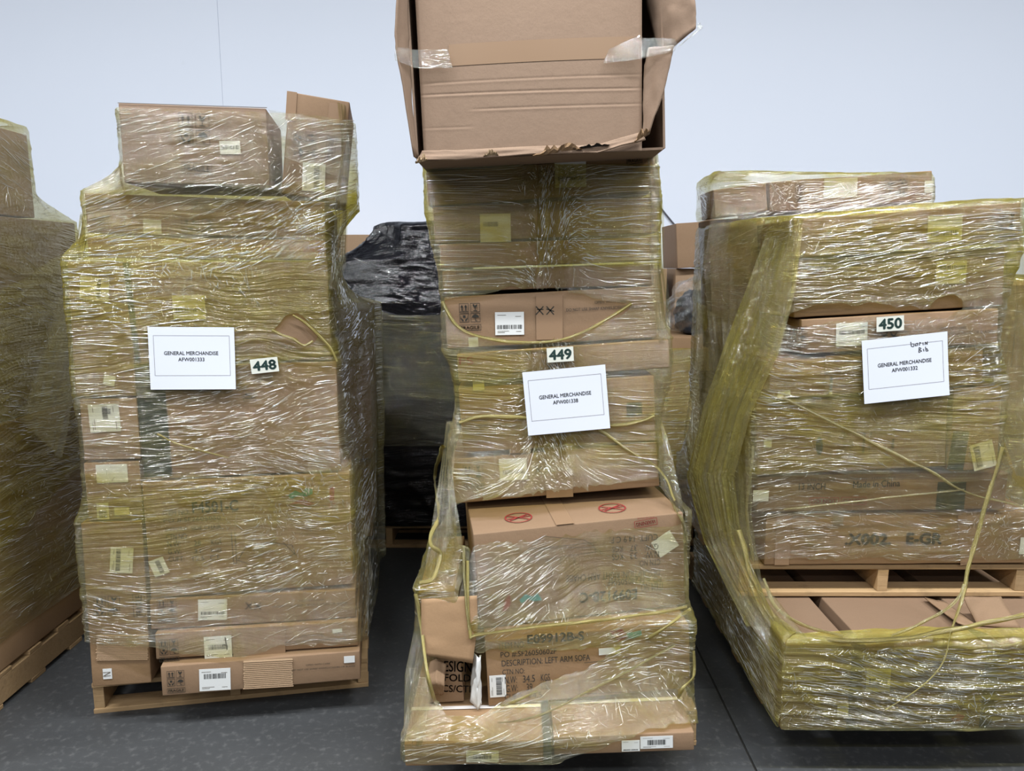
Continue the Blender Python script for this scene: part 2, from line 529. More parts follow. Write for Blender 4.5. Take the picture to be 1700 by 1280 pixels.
def carton_mesh(wx, dy, hz, seed, rr=0.006, dent=0.0035):
    """worn carton: rounded edges, shallow dents; origin front-bottom-centre"""
    def axis(n, half):
        t = np.linspace(-half + rr, half - rr, n)
        return np.concatenate([[-half, -half + rr * 0.35], t, [half - rr * 0.35, half]])
    hx, hy, hzz = wx / 2, dy / 2, hz / 2
    nx, ny, nz = (int(np.clip(L / 0.06, 3, 12)) for L in (wx, dy, hz))
    ax = [axis(nx, hx), axis(ny, hy), axis(nz, hzz)]
    half = np.array((hx, hy, hzz))
    V, F = {}, []
    vl = []
    def vid(p):
        k = tuple(np.round(p, 6))
        if k not in V:
            V[k] = len(vl); vl.append(k)
        return V[k]
    for a in range(3):
        b, c = (a + 1) % 3, (a + 2) % 3
        for sgn in (-1, 1):
            B, C = ax[b], ax[c]
            for i in range(len(B) - 1):
                for j in range(len(C) - 1):
                    q = []
                    for (bi, cj) in ((i, j), (i + 1, j), (i + 1, j + 1), (i, j + 1)):
                        p = np.zeros(3); p[a] = sgn * half[a]; p[b] = B[bi]; p[c] = C[cj]
                        q.append(vid(p))
                    F.append(q if sgn > 0 else q[::-1])
    v = np.array(vl)
    inner = np.clip(v, -(half - rr), half - rr)
    dlt = v - inner
    n = np.linalg.norm(dlt, axis=1, keepdims=True)
    n[n < 1e-9] = 1
    v = inner + dlt / n * rr
    nd = dlt / n
    # shallow dents push inwards only
    dn = fbm(v[:, 0] * 7 + v[:, 1] * 5 + seed * 3.1, v[:, 2] * 9 - v[:, 1] * 4 + seed * 1.7, seed)
    v = v - nd * (dn[:, None] * dent)
    v = v + np.array((0, hy, hzz))
    me = mesh('body', v, [tuple(f) for f in F])
    return me

class Carton(Face):
    def __init__(s, key, label, quad, d, depth, yaw=0.0, ref=None, mat=None, name='cardboard_box', group=None, dent=0.0035, gap=0.0015, build=True):
        cxp = sum(p[0] for p in quad) / 4
        cyp = sum(p[1] for p in quad) / 4
        refp = P(cxp if ref is None else ref, cyp, d)
        n = Vector((-math.sin(R(yaw)), math.cos(R(yaw)), 0))
        o = Vector((refp.x, d, 0))
        tl, tr, br, bl = (on_plane(px, py, o, n) for px, py in quad)
        ux = ((tr - tl) + (br - bl)).normalized()
        uy = n
        uz = ux.cross(uy).normalized()
        if uz.z < 0: uz = -uz
        cen = (tl + tr + br + bl) / 4
        s.w = ((tr - tl).length + (br - bl).length) / 2
        s.h = (abs((tl - bl).dot(uz)) + abs((tr - br).dot(uz))) / 2 - gap
        s.depth = depth
        base = cen - uz * (s.h / 2)
        M = Matrix((( ux.x, uy.x, uz.x, base.x), (ux.y, uy.y, uz.y, base.y), (ux.z, uy.z, uz.z, base.z), (0, 0, 0, 1)))
        e = empty(name)
        e.matrix_world = M
        tag(e, label, 'box', group)
        super().__init__(e, M)
        s.key = key
        s.mat = mat or CARD_TAN
        s.init_ext(build)
        ALLBOX[key] = s
    def init_ext(s, build=True):
        s.lo = np.array((-s.w / 2, 0.0, 0.0)); s.hi = np.array((s.w / 2, s.depth, s.h))
        s.build = build; s.tape = None
        A_ = np.array(s.M)
        s.ax, s.t0 = A_[:3, :3].T, A_[:3, 3]      # rows are the box axes
    def finish(s, k):
        w_, d_, h_ = s.hi - s.lo
        me = carton_mesh(w_, d_, h_, k)
        off = np.array(((s.lo[0] + s.hi[0]) / 2, s.lo[1], s.lo[2]))
        me.transform(Matrix.Translation(off))
        s.body = link('body', me, s.mat, s.o, True)
        s.h = s.hi[2]
        if s.tape: s._tape(*s.tape)
    def corners(s):
        return np.array([(s.M @ Vector((x, y, z)))[:] for x in (-s.w / 2, s.w / 2) for y in (0, s.depth) for z in (0, s.h)])
    def top_tape(s, wd=0.05, down=0.06):
        s.tape = (wd, down)
    def _tape(s, wd, down):
        """tan tape along the top seam, folded down the front"""
        vs, fs = [], []
        for x in (-wd / 2, wd / 2):
            for (y, z) in ((-0.0012, s.h - down), (-0.0012, s.h - 0.004), (0.004, s.h + 0.0012), (s.depth, s.h + 0.0012)):
                vs.append((x, y, z))
        for k in range(3):
            fs.append((k, k + 4, k + 5, k + 1))
        return link('tape', mesh('tape', vs, fs), TAPE_TAN, s.o)

DEFER = []
def settle(rounds=60, gap=0.001):
    """trim neighbouring cartons to each other so that none cuts into the next"""
    bs = [b_ for b_ in ALLBOX.values() if b_.build]
    for _ in range(rounds):
        moved = False
        for i in range(len(bs)):
            for j in range(i + 1, len(bs)):
                a, b_ = bs[i], bs[j]
                ca = a.t0 + a.ax.T @ ((a.lo + a.hi) / 2); cb = b_.t0 + b_.ax.T @ ((b_.lo + b_.hi) / 2)
                ha, hb = (a.hi - a.lo) / 2, (b_.hi - b_.lo) / 2
                dl = cb - ca
                if np.abs(dl).max() > 2.0: continue
                best = None
                for src, axs in ((0, a.ax), (1, b_.ax)):
                    for k in range(3):
                        n_ = axs[k]
                        pen = ha @ np.abs(a.ax @ n_) + hb @ np.abs(b_.ax @ n_) + gap - abs(dl @ n_)
                        if best is None or pen < best[0]: best = (pen, n_, src, k)
                if best[0] <= 1e-5: continue
                pen, n_, src, k = best
                sg = 1 if dl @ n_ > 0 else -1
                fronts = [int(np.argmax(np.abs(o_.ax @ n_))) == 1 and (o_.ax @ n_)[1] * s_ < 0 for o_, s_ in ((a, sg), (b_, -sg))]
                zc = [int(np.argmax(np.abs(o_.ax @ n_))) == 2 for o_ in (a, b_)]
                if all(zc):      # stacked: the upper one gives way
                    up_a = sg * n_[2] < 0
                    fronts = [not up_a, up_a]
                for (o_, s_), fr_ in zip(((a, sg), (b_, -sg)), fronts):
                    c_ = o_.ax @ n_
                    kk = int(np.argmax(np.abs(c_)))
                    if fr_: continue
                    amt = pen * (1.02 if any(fronts) else 0.55)
                    if c_[kk] * s_ > 0: o_.hi[kk] -= amt
                    else: o_.lo[kk] += amt
                moved = True
        if not moved: break
    for k, b_ in enumerate(bs): b_.finish(k + 1)
    for fn in DEFER: fn()
# ------------------------------------------------------------------ the hall: floor, back wall
def floor_mat():
    m, nt, out = new_mat('sealed_concrete')
    g = NT(nt)
    tc = g.n('ShaderNodeTexCoord').outputs['Object']
    n = g.noise(tc, 1.7, 6, 0.65)
    n2 = g.noise(tc, 38, 4, 0.6)
    c = g.mixc(n, (0.036, 0.038, 0.040), (0.062, 0.064, 0.067))
    c = g.mixc(g.m('MULTIPLY', g.ramp(n2, 0.5, 0.75), 0.35), c, (0.15, 0.15, 0.15))
    b = g.n('ShaderNodeBsdfPrincipled', {'Base Color': c, 'Roughness': g.m('MULTIPLY_ADD', n2, 0.3, 0.42), 'Specular IOR Level': 0.35,
                                         'Normal': g.bump(n2, 0.15, 0.002)})
    nt.links.new(b.outputs[0], out.inputs[0])
    return m
FLOOR = floor_mat()
def wall_mat():
    m, nt, out = new_mat('white_wall_panel')
    g = NT(nt)
    tc = g.n('ShaderNodeTexCoord').outputs['Object']
    n = g.noise(tc, 0.8, 4, 0.6)
    sm = g.ramp(g.noise(tc, 5.0, 3, 0.6), 0.70, 0.80)
    c = g.mixc(n, (0.75, 0.805, 0.92), (0.79, 0.84, 0.95))
    c = g.mixc(g.m('MULTIPLY', sm, 0.10), c, (0.45, 0.46, 0.48))
    b = g.n('ShaderNodeBsdfPrincipled', {'Base Color': c, 'Roughness': 0.55, 'Specular IOR Level': 0.2,
                                         'Normal': g.bump(g.noise(tc, 160, 2, 0.5), 0.08, 0.001)})
    nt.links.new(b.outputs[0], out.inputs[0])
    return m
WALL = wall_mat()
WALL_Y = 5.7
fl = tag(empty('floor', (0, 0, 0)), 'dark grey sealed concrete warehouse floor with a saw-cut joint', None, None, 'structure')
JX = 0.80
for x0, x1 in ((-9.0, JX - 0.004), (JX + 0.004, 9.0)):
    link('slab', mesh('slab', *box_vf(x0, x1, -7.0, WALL_Y, -0.15, 0.0)), FLOOR, fl)
link('joint_filler', mesh('joint_filler', *box_vf(JX - 0.004, JX + 0.004, -7.0, WALL_Y, -0.15, -0.006)), VOID, fl)
wl = tag(empty('wall_back', (0, WALL_Y, 0)), 'smooth pale blue-white panel wall behind the pallets', None, None, 'structure')
SEAM = P(366, 100, WALL_Y).x
for x0, x1 in ((-9.0, SEAM - 0.0016), (SEAM + 0.0016, SEAM + 6.0), (SEAM + 6.012, 9.0)):
    link('panel', mesh('panel', *box_vf(x0, x1, 0, 0.1, 0.0, 7.0)), WALL, wl)
link('panel_backing', mesh('panel_backing', *box_vf(-9.0, 9.0, 0.003, 0.12, 0.0, 7.0)), plain('seam_grey', (0.55, 0.58, 0.66), 0.7), wl)

# ------------------------------------------------------------------ pallets
def pallet(label, loc, yaw=0.0, W=1.016, D=1.22, H=0.125):
    e = tag(empty('wooden_pallet', loc), label, 'pallet')
    e.rotation_euler = (0, 0, R(yaw))
    rnd = random.Random(int(loc[0] * 100) + 5)
    t = 0.018
    sh = H - 2 * t
    def bd(name, x0, x1, y0, y1, z0, z1):
        cx, cy, cz = (x0 + x1) / 2, (y0 + y1) / 2, (z0 + z1) / 2
        bm = bmesh.new()
        vs, fs = box_vf(x0 - cx, x1 - cx, y0 - cy, y1 - cy, z0 - cz, z1 - cz)
        bv = [bm.verts.new(v) for v in vs]
        for f in fs: bm.faces.new([bv[i] for i in f])
        bmesh.ops.bevel(bm, geom=bm.edges[:], offset=0.0018, segments=1, affect='EDGES')
        for v in bm.verts:
            v.co += Vector([rnd.uniform(-0.0012, 0.0012) for _ in range(3)])
        me = bpy.data.meshes.new(name); bm.to_mesh(me); bm.free()
        o = link(name, me, WOOD, e)
        o.location = (cx, cy, cz)
        if name == 'stringer':
            pass
        return o
    for x in (-W / 2 + 0.02, 0, W / 2 - 0.02):
        bd('stringer', x - 0.019, x + 0.019, 0.004, D - 0.004, t, t + sh)
    for k in range(7):
        y = k * (D - 0.09) / 6
        bd('top_board', -W / 2, W / 2, y + rnd.uniform(0, .006), y + 0.09 + rnd.uniform(-.01, .0), t + sh, H)
    for y in (0, D * 0.25, D * 0.5 - 0.045, D * 0.75 - 0.09, D - 0.09):
        bd('bottom_board', -W / 2, W / 2, y, y + 0.09, 0, t)
    return e

# ------------------------------------------------------------------ stack 448
YA, RA = 10.0, 380
G448 = 'cartons on the pallet numbered 448'
pl, pr = P(155, 1186, 2.552), P(612, 1140, 2.74)
pallet('weathered wooden pallet under the load numbered 448', ((pl.x + pr.x) / 2, (pl.y + pr.y) / 2 - 0.0, 0.0), 10.5, W=0.995, H=0.12)
def B448(key, label, quad, d=2.55, depth=0.5, **k):
    return Carton(key, label, quad, d, depth, YA, RA, group=G448, **k)
b = B448('R1', 'flat carton with bare corrugated patch resting on the pallet beneath sticker 448', [(265, 1107), (598, 1079), (600, 1130), (268, 1157)], 2.49, 0.95, mat=CARD_RED)
b.icons((277, 1112, 307, 1150), 4); b.label((331, 1110, 383, 1146), 3, code=(.15, .55, .85, .78))
b.ribs((405, 1095, 486, 1142), 3, 15); b.slab('small_tag', (571, 1089, 589, 1100), PAPER, 4)
b.text('OPEN WITH CARE', (508, 1100, 548, 1105), INK_SOFT, 4); b.text('DO NOT USE SHARP KNIVES,SCISSORS OR BLADES', (485, 1106, 590, 1112), INK_SOFT, 4)
b = B448('R2', 'flat carton with pen-struck label and tan tape, second above the 448 pallet', [(256, 1050), (594, 1031), (597, 1078), (258, 1104)], 2.52, 0.95, mat=CARD_RED)
b.icons((264, 1060, 297, 1098), 4); b.label((339, 1056, 385, 1092), 4, code=(.15, .40, .85, .62))
b.lines([[(374, 1058), (377, 1078)], [(372, 1070), (378, 1072)]], 1.6, INK, 'pen_mark', 0.0022)
b.slab('tape', (387, 1041, 474, 1087), TAPE_TAN, 3); b.slab('small_tag', (552, 1044, 568, 1050), PAPER, 6)
b.text('OPEN WITH CARE', (498, 1052, 538, 1057), INK_SOFT, 4); b.text('NOT USE SHARP KNIVES,SCISSORS OR BLADES', (474, 1060, 574, 1066), INK_SOFT, 4)
b = B448('R3', 'flat carton with knife symbols just below the F4501 carton', [(247, 998), (590, 976), (593, 1031), (250, 1049)], 2.54, 0.95)
b.icons((261, 994, 294, 1034), 3); b.label((329, 995, 377, 1029), 1, code=(.10, .26, .90, .42))
b.knives(408, 1000, 11); b.text('OPEN WITH CARE', (495, 994, 538, 999), INK_SOFT, 3); b.text('DO NOT USE SHARP KNIVES,SCISSORS OR BLADES', (453, 1000, 578, 1008), INK_SOFT, 3)
b = B448('R4', 'large carton stencilled F4501-C with a furniture sketch on its face', [(236, 801), (580, 783), (588, 975), (243, 997)], 2.55, 0.6)
b.text('ITEM NO.', (271, 845, 315, 856), INK_SOFT, 3); b.text('F4501-C', (319, 829, 396, 852), INK, 3, 0.025)
b.text('PO #:SF2605050', (272, 856, 367, 868), INK_SOFT, 3); b.text('DESCRIP: SIDE CHAIR', (275, 871, 368, 882), INK_SOFT, 3)
b.text('CTN NO:', (276, 885, 312, 896), INK_SOFT, 3); b.text('N.W:', (278, 897, 300, 908), INK_SOFT, 3); b.text('28   KGS', (322, 895, 368, 906), INK_SOFT, 3)
b.text('G.W:', (279, 911, 301, 920), INK_SOFT, 3); b.text('31   KGS', (322, 909, 368, 918), INK_SOFT, 3)
b.text('CUFT:', (280, 923, 306, 932), INK_SOFT, 3); b.text('12.5  C.F.', (320, 921, 368, 931), INK_SOFT, 3)
b.poly([[(478, 822), (490, 814), (500, 818), (508, 810), (519, 812), (519, 820), (508, 824), (496, 822), (484, 828)]], INK_BLUE, 'logo')
b.poly([[(478, 838), (500, 828), (512, 832), (524, 836), (510, 840), (496, 836)]], INK_RED, 'logo')
b.poly([[(544, 812), (551, 808), (558, 811), (555, 811), (555, 832), (547, 832), (547, 812)]], INK_RED, 'up_arrow')
b.text('UP', (546, 835, 556, 843), INK_RED, 2)
b.lines([[(384, 884), (388, 935), (393, 935), (390, 884)], [(395, 930), (425, 940), (470, 930), (490, 918), (485, 905), (450, 900), (410, 905), (395, 930)], [(408, 940), (430, 968), (445, 940)], [(455, 884), (458, 902)], [(470, 900), (492, 922)]], 1.0, INK_SOFT)
b.label((251, 927, 277, 955), 22, code=(.4, .1, .7, .9), vertical=True, lines=False)
b.top_tape()
b = B448('L1', 'tall carton with peeled corrugated patch beside the stacked flat cartons of 448', [(131, 869), (240, 863), (248, 1136), (154, 1141)], 2.55, 0.8)
b.label((183, 909, 221, 951), -3, code=(.25, .08, .45, .92), vertical=True); b.icons((155, 988, 200, 1023), 0, word=False)
b.word_box((221, 986, 241, 1024), 'FRAGILE', 90); b.ribs((161, 1054, 246, 1096), 0, 17); b.slab('small_tag', (171, 1110, 186, 1127), PAPER, 4); b.text('N', (174, 1113, 182, 1124), INK_GREY, 90, lift=0.003)
b = B448('L2', 'small carton with blank pale label between the tall carton and barcode carton', [(139, 768), (236, 764), (240, 862), (144, 867)], 2.56, 0.8)
b.slab('shipping_label', (160, 771, 212, 801), PAPER, 2); b.label((161, 835, 181, 862), 2, code=(.15, .1, .85, .55), lines=False); b.slab('small_tag', (190, 842, 215, 855), PAPER, 2)
b = B448('L2a', 'small carton carrying a two-column barcode label beside the dark tape band', [(131, 661), (229, 660), (234, 763), (138, 767)], 2.56, 0.8, mat=CARD_PALE)
b.label((148, 671, 199, 717), 3, code=(.45, .45, .62, .92), vertical=True); b.text('9696', (172, 676, 182, 690), INK, 90, 0.01, 0.003)
b = B448('L3', 'upright carton with square yellowed label beside the dark vertical seam', [(109, 432), (213, 434), (227, 659), (125, 660)], 2.56, 0.8)
b.label((133, 459, 181, 499), -6, code=(.58, .1, .72, .9), vertical=True, lines=False); b.slab('small_tag', (172, 623, 191, 640), PAPER, -12)
b = B448('R5', 'carton crossed by a broad dark tape band above the F4501 carton', [(228, 606), (552, 600), (572, 781), (236, 799)], 2.56, 0.6)
b.slab('dark_tape_band', (231, 606, 279, 792), TAPE_DARK, 2.5)
b.word_box((404, 648, 424, 666), 'S', 0, INK_GREY)
b = B448('R6', 'carton holding the paper sign reading AFW001333 on its film', [(215, 434), (545, 432), (551, 599), (227, 605)], 2.56, 0.6, mat=CARD_RED)
b.slab('dark_tape_band', (214, 437, 224, 603), TAPE_DARK, 3)
b.label((287, 490, 341, 530), 1, code=(.05, .28, .95, .46), lines=False); b.top_tape(0.05, 0.03)
b = B448('U2', 'thin red-printed carton beneath the reddish upper carton of 448', [(143, 391), (541, 399), (543, 430), (145, 430)], 2.56, 0.85, mat=CARD_RED)
b.text('HANDLE WITH CARE   THIS SIDE UP', (380, 408, 540, 418), INK_RED, -1)
b = B448('U1', 'wide carton directly under the two top cartons of 448', [(139, 318), (540, 335), (541, 397), (143, 389)], 2.56, 0.85, mat=CARD_RED)
b.text('FT   U', (170, 357, 208, 376), INK_GREY, -3); b.slab('shipping_label', (238, 365, 268, 388), plain('grey_label', (0.50, 0.50, 0.50), 0.6), -2)
b.icons((300, 362, 366, 388), -2, word=False, mat=INK_GREY); b.text('SOFT HANDLE', (318, 334, 350, 350), INK_GREY, -2)
b = B448('T1', 'clear-wrapped carton with FRAGILE symbols lying on top of the 448 load', [(195, 170), (443, 178), (448, 310), (205, 304)], 2.53, 0.4, mat=CARD_BROWN)
b.icons((296, 186, 349, 242), -3, word=False); b.word_box((302, 270, 352, 289), 'FRAGILE', -3); b.label((365, 234, 399, 256), 1, code=(.05, .35, .95, .7), lines=False)
b.lines([[(196, 171), (443, 179)]], 1.2, INK_GREY, 'edge_crease')
b = B448('T2', 'upright reddish carton with sideways FRAGILE print standing on the 448 load', [(473, 149), (576, 168), (571, 337), (472, 324)], 2.56, 0.42, mat=CARD_RED)
b.icons((483, 220, 530, 262), -92, word=False); b.word_box((541, 226, 557, 266), 'FRAGILE', 90); b.label((502, 271, 540, 318), -5, code=(.5, .1, .75, .9), vertical=True)
b.slab('tape', (475, 152, 492, 200), TAPE_TAN, -8); b.slab('tape', (545, 172, 572, 205), TAPE_TAN, -8)
# rear column of the same load
n10 = Vector((-math.sin(R(10)), math.cos(R(10)), 0))
def rear(key, label, x0, x1, y0, y1, z0, z1, yaw, grp, mat=None, name='cardboard_box'):
    """carton given by its place in the hall"""
    c = Carton.__new__(Carton)
    c.w, c.depth, c.h = x1 - x0, y1 - y0, z1 - z0
    M = Matrix.Translation(((x0 + x1) / 2, y0, z0)) @ Matrix.Rotation(R(yaw), 4, 'Z')
    e = empty(name); e.matrix_world = M
    tag(e, label, 'box', grp)
    Face.__init__(c, e, M)
    c.key = key; c.mat = mat or CARD_TAN
    c.init_ext()
    ALLBOX[key] = c
    return c
rear('RR1', 'large dim carton low at the rear of the 448 load', -1.22, -0.60, 3.08, 3.66, 0.135, 0.80, 8, G448).top_tape()
rear('RR2', 'upper carton at the rear of the 448 load, beside the black load', -1.22, -0.60, 3.14, 3.70, 0.805, 1.46, 8, G448, CARD_PALE).top_tape()

# ------------------------------------------------------------------ stack 449
G449 = 'cartons on the pallet numbered 449'
pallet('wooden pallet under the load numbered 449', (0.16, 2.36, 0.0), 1.0, W=0.95, D=1.1, H=0.13)
def B449(key, label, quad, d=2.55, depth=0.7, yaw=0.0, **k):
    return Carton(key, label, quad, d, depth, yaw, 930, group=G449, **k)
b = B449('B1', 'flat strapped carton with one small label, joined by dark tape to its twin', [(670, 1234), (903, 1228), (905, 1268), (672, 1274)], 2.07, 0.62, mat=CARD_TAN)
b.label((774, 1246, 828, 1265), 0, code=(.22, .3, .78, .72))
def strap_on(b):
    link('strap', mesh('strap', [(x, y, b.h + 0.001 + z) for x in (-b.w / 2, b.w / 2) for y in (0.17, 0.186) for z in (0, .0012)], box_vf(0, 1, 0, 1, 0, 1)[1]), STRAP, b.o)
DEFER.append(lambda b=b: strap_on(b))
b = B449('B2', 'flat strapped carton with torn white label, joined by dark tape to its twin', [(917, 1224), (1152, 1214), (1155, 1248), (919, 1256)], 2.10, 0.62, mat=CARD_RED)
b.label((1063, 1222, 1117, 1242), 2, code=(.22, .3, .78, .72)); b.label((1032, 1229, 1062, 1247), 2, code=(.1, .1, .9, .2))
DEFER.append(lambda b=b: strap_on(b))
tp = ALLBOX['B1']
vs = [(tp.w / 2 - .004, -.002, .0), (tp.w / 2 + .022, -.002, .0), (tp.w / 2 - .004, -.002, tp.h + .003), (tp.w / 2 + .022, -.002, tp.h + .003), (tp.w / 2 - .004, .25, tp.h + .003), (tp.w / 2 + .022, .25, tp.h + .003)]
link('joining_tape', mesh('joining_tape', vs, [(0, 1, 3, 2), (2, 3, 5, 4)]), TAPE_DARK, tp.o)
b = B449('S', 'carton stencilled left arm sofa above the two flat strapped cartons', [(793, 1068), (1142, 1032), (1150, 1146), (800, 1172)], 2.26, 0.5, 4)
b.text('ITEM NO.', (829, 1064, 872, 1077), INK_SOFT, 4); b.text('E09912B-S', (875, 1047, 970, 1069), INK, 4, 0.03)
b.text('PO #:SF26050602F', (831, 1076, 924, 1092), INK, 4); b.text('DESCRIPTION: LEFT ARM SOFA', (833, 1086, 980, 1106), INK, 4)
b.text('CTN NO:', (834, 1109, 871, 1120), INK, 4); b.text('N.W:  34.5  KGS', (838, 1118, 913, 1135), INK, 4); b.text('G.W:   39   KGS', (840, 1132, 913, 1149), INK_SOFT, 4); b.text('CUFT:  74.5', (838, 1148, 900, 1162), INK_SOFT, 4)
b.label((813, 1121, 840, 1157), 4, code=(.4, .1, .75, .9), vertical=True); b.slab('small_tag', (994, 1075, 1030, 1086), PAPER, 5)
b.poly([[(1020, 1056), (1045, 1050), (1064, 1046), (1066, 1054), (1050, 1060), (1036, 1056)]], INK_BLUE, 'logo'); b.poly([[(1012, 1048), (1032, 1044), (1044, 1056), (1026, 1066), (1020, 1056)]], INK_RED, 'logo')
b.lines([[(960, 1130), (1060, 1125), (1060, 1148), (962, 1152), (960, 1130)], [(970, 1100), (1060, 1092), (1075, 1100), (1080, 1140)], [(1040, 1090), (1040, 1108)]], 1.2, INK_GREY)
b = B449('LB', 'opened carton with hanging flap beside the left arm sofa carton', [(700, 984), (790, 976), (798, 1172), (704, 1176)], 2.27, 0.5, 0, mat=CARD_RED)
b.text('DESIGN', (724, 1096, 783, 1116), INK, -2, 0.01); b.text('FOLDS', (738, 1118, 790, 1132), INK, -2, 0.01); b.text('PCS/CTN', (726, 1136, 790, 1150), INK, -2, 0.01)
b = ALLBOX['LB']
def bent(name, rows, thick, mat, parent, seed=1, amp=0.004):
    """cardboard or film panel through rows of local points (list of rows, each row list of xyz)"""
    A = np.array(rows, float)
    nr, nc = A.shape[:2]
    ur, uc = np.linspace(0, nr - 1, nr * 5), np.linspace(0, nc - 1, nc * 5)
    def rs(A, t):
        i = np.clip(np.floor(t).astype(int), 0, len(A) - 2); f = (t - i)
        f = f.reshape((-1,) + (1,) * (A.ndim - 1))
        return A[i] * (1 - f) + A[i + 1] * f
    G = rs(A, ur)
    G = np.swapaxes(rs(np.swapaxes(G, 0, 1), uc), 0, 1)
    H, W_ = G.shape[:2]
    nz = fbm(np.arange(W_)[None, :] * .35 + seed * 7.3 + np.zeros((H, 1)), np.arange(H)[:, None] * .35 + np.zeros((1, W_)), seed) - 0.5
    du = np.gradient(G, axis=1); dv = np.gradient(G, axis=0)
    nn = np.cross(du, dv); nn /= np.maximum(np.linalg.norm(nn, axis=2, keepdims=True), 1e-9)
    G = G + nn * (nz[..., None] * amp * 2)
    Bk = G + nn * thick
    vs = np.concatenate([G.reshape(-1, 3), Bk.reshape(-1, 3)])
    N = H * W_
    fs = []
    for i in range(H - 1):
        for j in range(W_ - 1):
            a = i * W_ + j
            fs.append((a, a + 1, a + W_ + 1, a + W_)); fs.append((N + a + W_, N + a + W_ + 1, N + a + 1, N + a))
    for j in range(W_ - 1):
        fs.append((j, N + j, N + j + 1, j + 1)); a = (H - 1) * W_ + j; fs.append((a, a + 1, N + a + 1, N + a))
    for i in range(H - 1):
        a = i * W_; fs.append((a, a + W_, N + a + W_, N + a)); a = i * W_ + W_ - 1; fs.append((a, N + a, N + a + W_, a + W_))
    return link(name, mesh(name, vs, fs), mat, parent, True)
f = lambda px, py, y: (b.lp(px, py)[0], y, b.lp(px, py)[1])
bent('hanging_flap', [[f(700, 992, -.012), f(792, 986, -.012)], [f(702, 1040, -.04), f(794, 1030, -.035)], [f(706, 1072, -.06), f(786, 1088, -.05)]], 0.004, CARD_TAN, b.o, 3)
bent('torn_flap', [[f(708, 1096, -.02), f(726, 1088, -.02), f(742, 1098, -.02)], [f(714, 1124, -.05), f(728, 1116, -.06), f(740, 1124, -.05)], [f(722, 1144, -.03), f(730, 1146, -.03), f(738, 1144, -.03)]], 0.004, CARD_RED, b.o, 4)
bent('packing_paper', [[f(786, 1080, -.01), f(795, 1080, -.045), f(799, 1082, -.02)], [f(782, 1120, -.01), f(794, 1122, -.06), f(799, 1122, -.02)], [f(781, 1160, -.01), f(793, 1166, -.05), f(799, 1162, -.02)]], 0.002, PAPER, b.o, 6, 0.008)
b = B449('C', 'carton with upside-down E09912B-C print and red blade symbols on top', [(762, 890), (1131, 849), (1144, 1008), (781, 1048)], 2.355, 0.5, 7, mat=CARD_RED)
b.text('E09912B-C', (962, 977, 1058, 1001), INK, 184, 0.03)
b.text('ITEM NO.', (1062, 966, 1100, 982), INK_SOFT, 184); b.text('PO #:SF28050506F', (1008, 955, 1098, 972), INK_SOFT, 184); b.text('DESCRIPTION: RIGHT ARM CHAISE', (940, 944, 1096, 966), INK_SOFT, 184)
b.text('CTN NO:', (1060, 928, 1096, 940), INK_SOFT, 184); b.text('N.W:  33  KGS', (1016, 914, 1094, 930), INK_SOFT, 184); b.text('G.W:  37  KGS', (1016, 902, 1093, 917), INK_SOFT, 184); b.text('CUFT: 14.9 C.F.', (1012, 886, 1092, 902), INK_SOFT, 184)
b.poly([[(862, 996), (872, 986), (884, 990), (892, 984), (900, 996), (886, 998), (876, 994), (866, 1002)]], INK_BLUE, 'logo'); b.poly([[(838, 996), (846, 986), (848, 1002), (842, 1012), (834, 1016)]], INK_RED, 'logo')
b.lines([[(876, 912), (902, 890), (968, 896), (985, 905), (990, 916), (878, 932), (876, 912), (990, 900)], [(878, 932), (905, 910), (985, 908)], [(908, 928), (912, 944)], [(930, 926), (931, 938)], [(952, 924), (954, 934)], [(985, 908), (1000, 918)]], 1.1, INK_GREY)
q = b.pts(1053, 857, 1090, 873, 5)
b.text('DO NOT OPEN WITH KNIFE', (1058, 857, 1086, 862), INK_RED, 185); b.word_box((1053, 862, 1091, 874), 'WARNING', 185, INK_RED)
b.slab('small_tag', (1086, 888, 1122, 918), STICKER, 35)
def top_ring(b, x, y, rx, ry):
    vs, fs = [], []
    n = 28
    for k in range(n):
        t = 2 * math.pi * k / n
        for r_ in (1.0, 0.90):
            vs.append((x + rx * r_ * math.cos(t), y + ry * r_ * math.sin(t), b.h + 0.0015))
        fs.append((2 * k, 2 * k + 1, (2 * k + 3) % (2 * n), (2 * k + 2) % (2 * n)))
    for a in (0.6, -0.6, 0.15):
        c, s_ = math.cos(a), math.sin(a)
        i = len(vs)
        for (p, q_) in ((-.85, -.06), (.85, -.06), (.85, .06), (-.85, .06)):
            vs.append((x + rx * (p * c - q_ * s_), y + ry * (p * s_ + q_ * c), b.h + 0.0016))
        fs.append((i, i + 1, i + 2, i + 3))
    link('no_blade_symbol', mesh('no_blade_symbol', vs, fs), INK_RED, b.o)
def c_top(b):
    top_ring(b, -0.17, 0.11, 0.047, 0.05); top_ring(b, 0.155, 0.11, 0.047, 0.05)
    vs = [(x, y, b.h + .001) for x in (-.06, .0) for y in (0.0, .45)]
    link('tape', mesh('tape', vs, [(0, 2, 3, 1)]), TAPE_TAN, b.o)
DEFER.append(lambda b=b: c_top(b))
b = B449('D', 'carton with reddish lower edge and slanted label above the E09912B-C carton', [(746, 758), (1090, 738), (1097, 803), (757, 843)], 2.56, 0.7, mat=CARD_RED)
b.icons((769, 770, 803, 812), 3); b.label((829, 761, 875, 797), 3, code=(.12, .28, .9, .48), lines=False); b.knives(888, 774, 12); b.text('OPEN WITH CARE DO NOT USE', (1000, 762, 1085, 772), INK_GREY, 3)
b.slab('tape', (905, 742, 950, 826), TAPE_TAN, 3)
b = B449('E', 'tall plain carton behind the paper sign reading AFW001338', [(762, 643), (1086, 622), (1090, 736), (766, 756)], 2.56, 0.7)
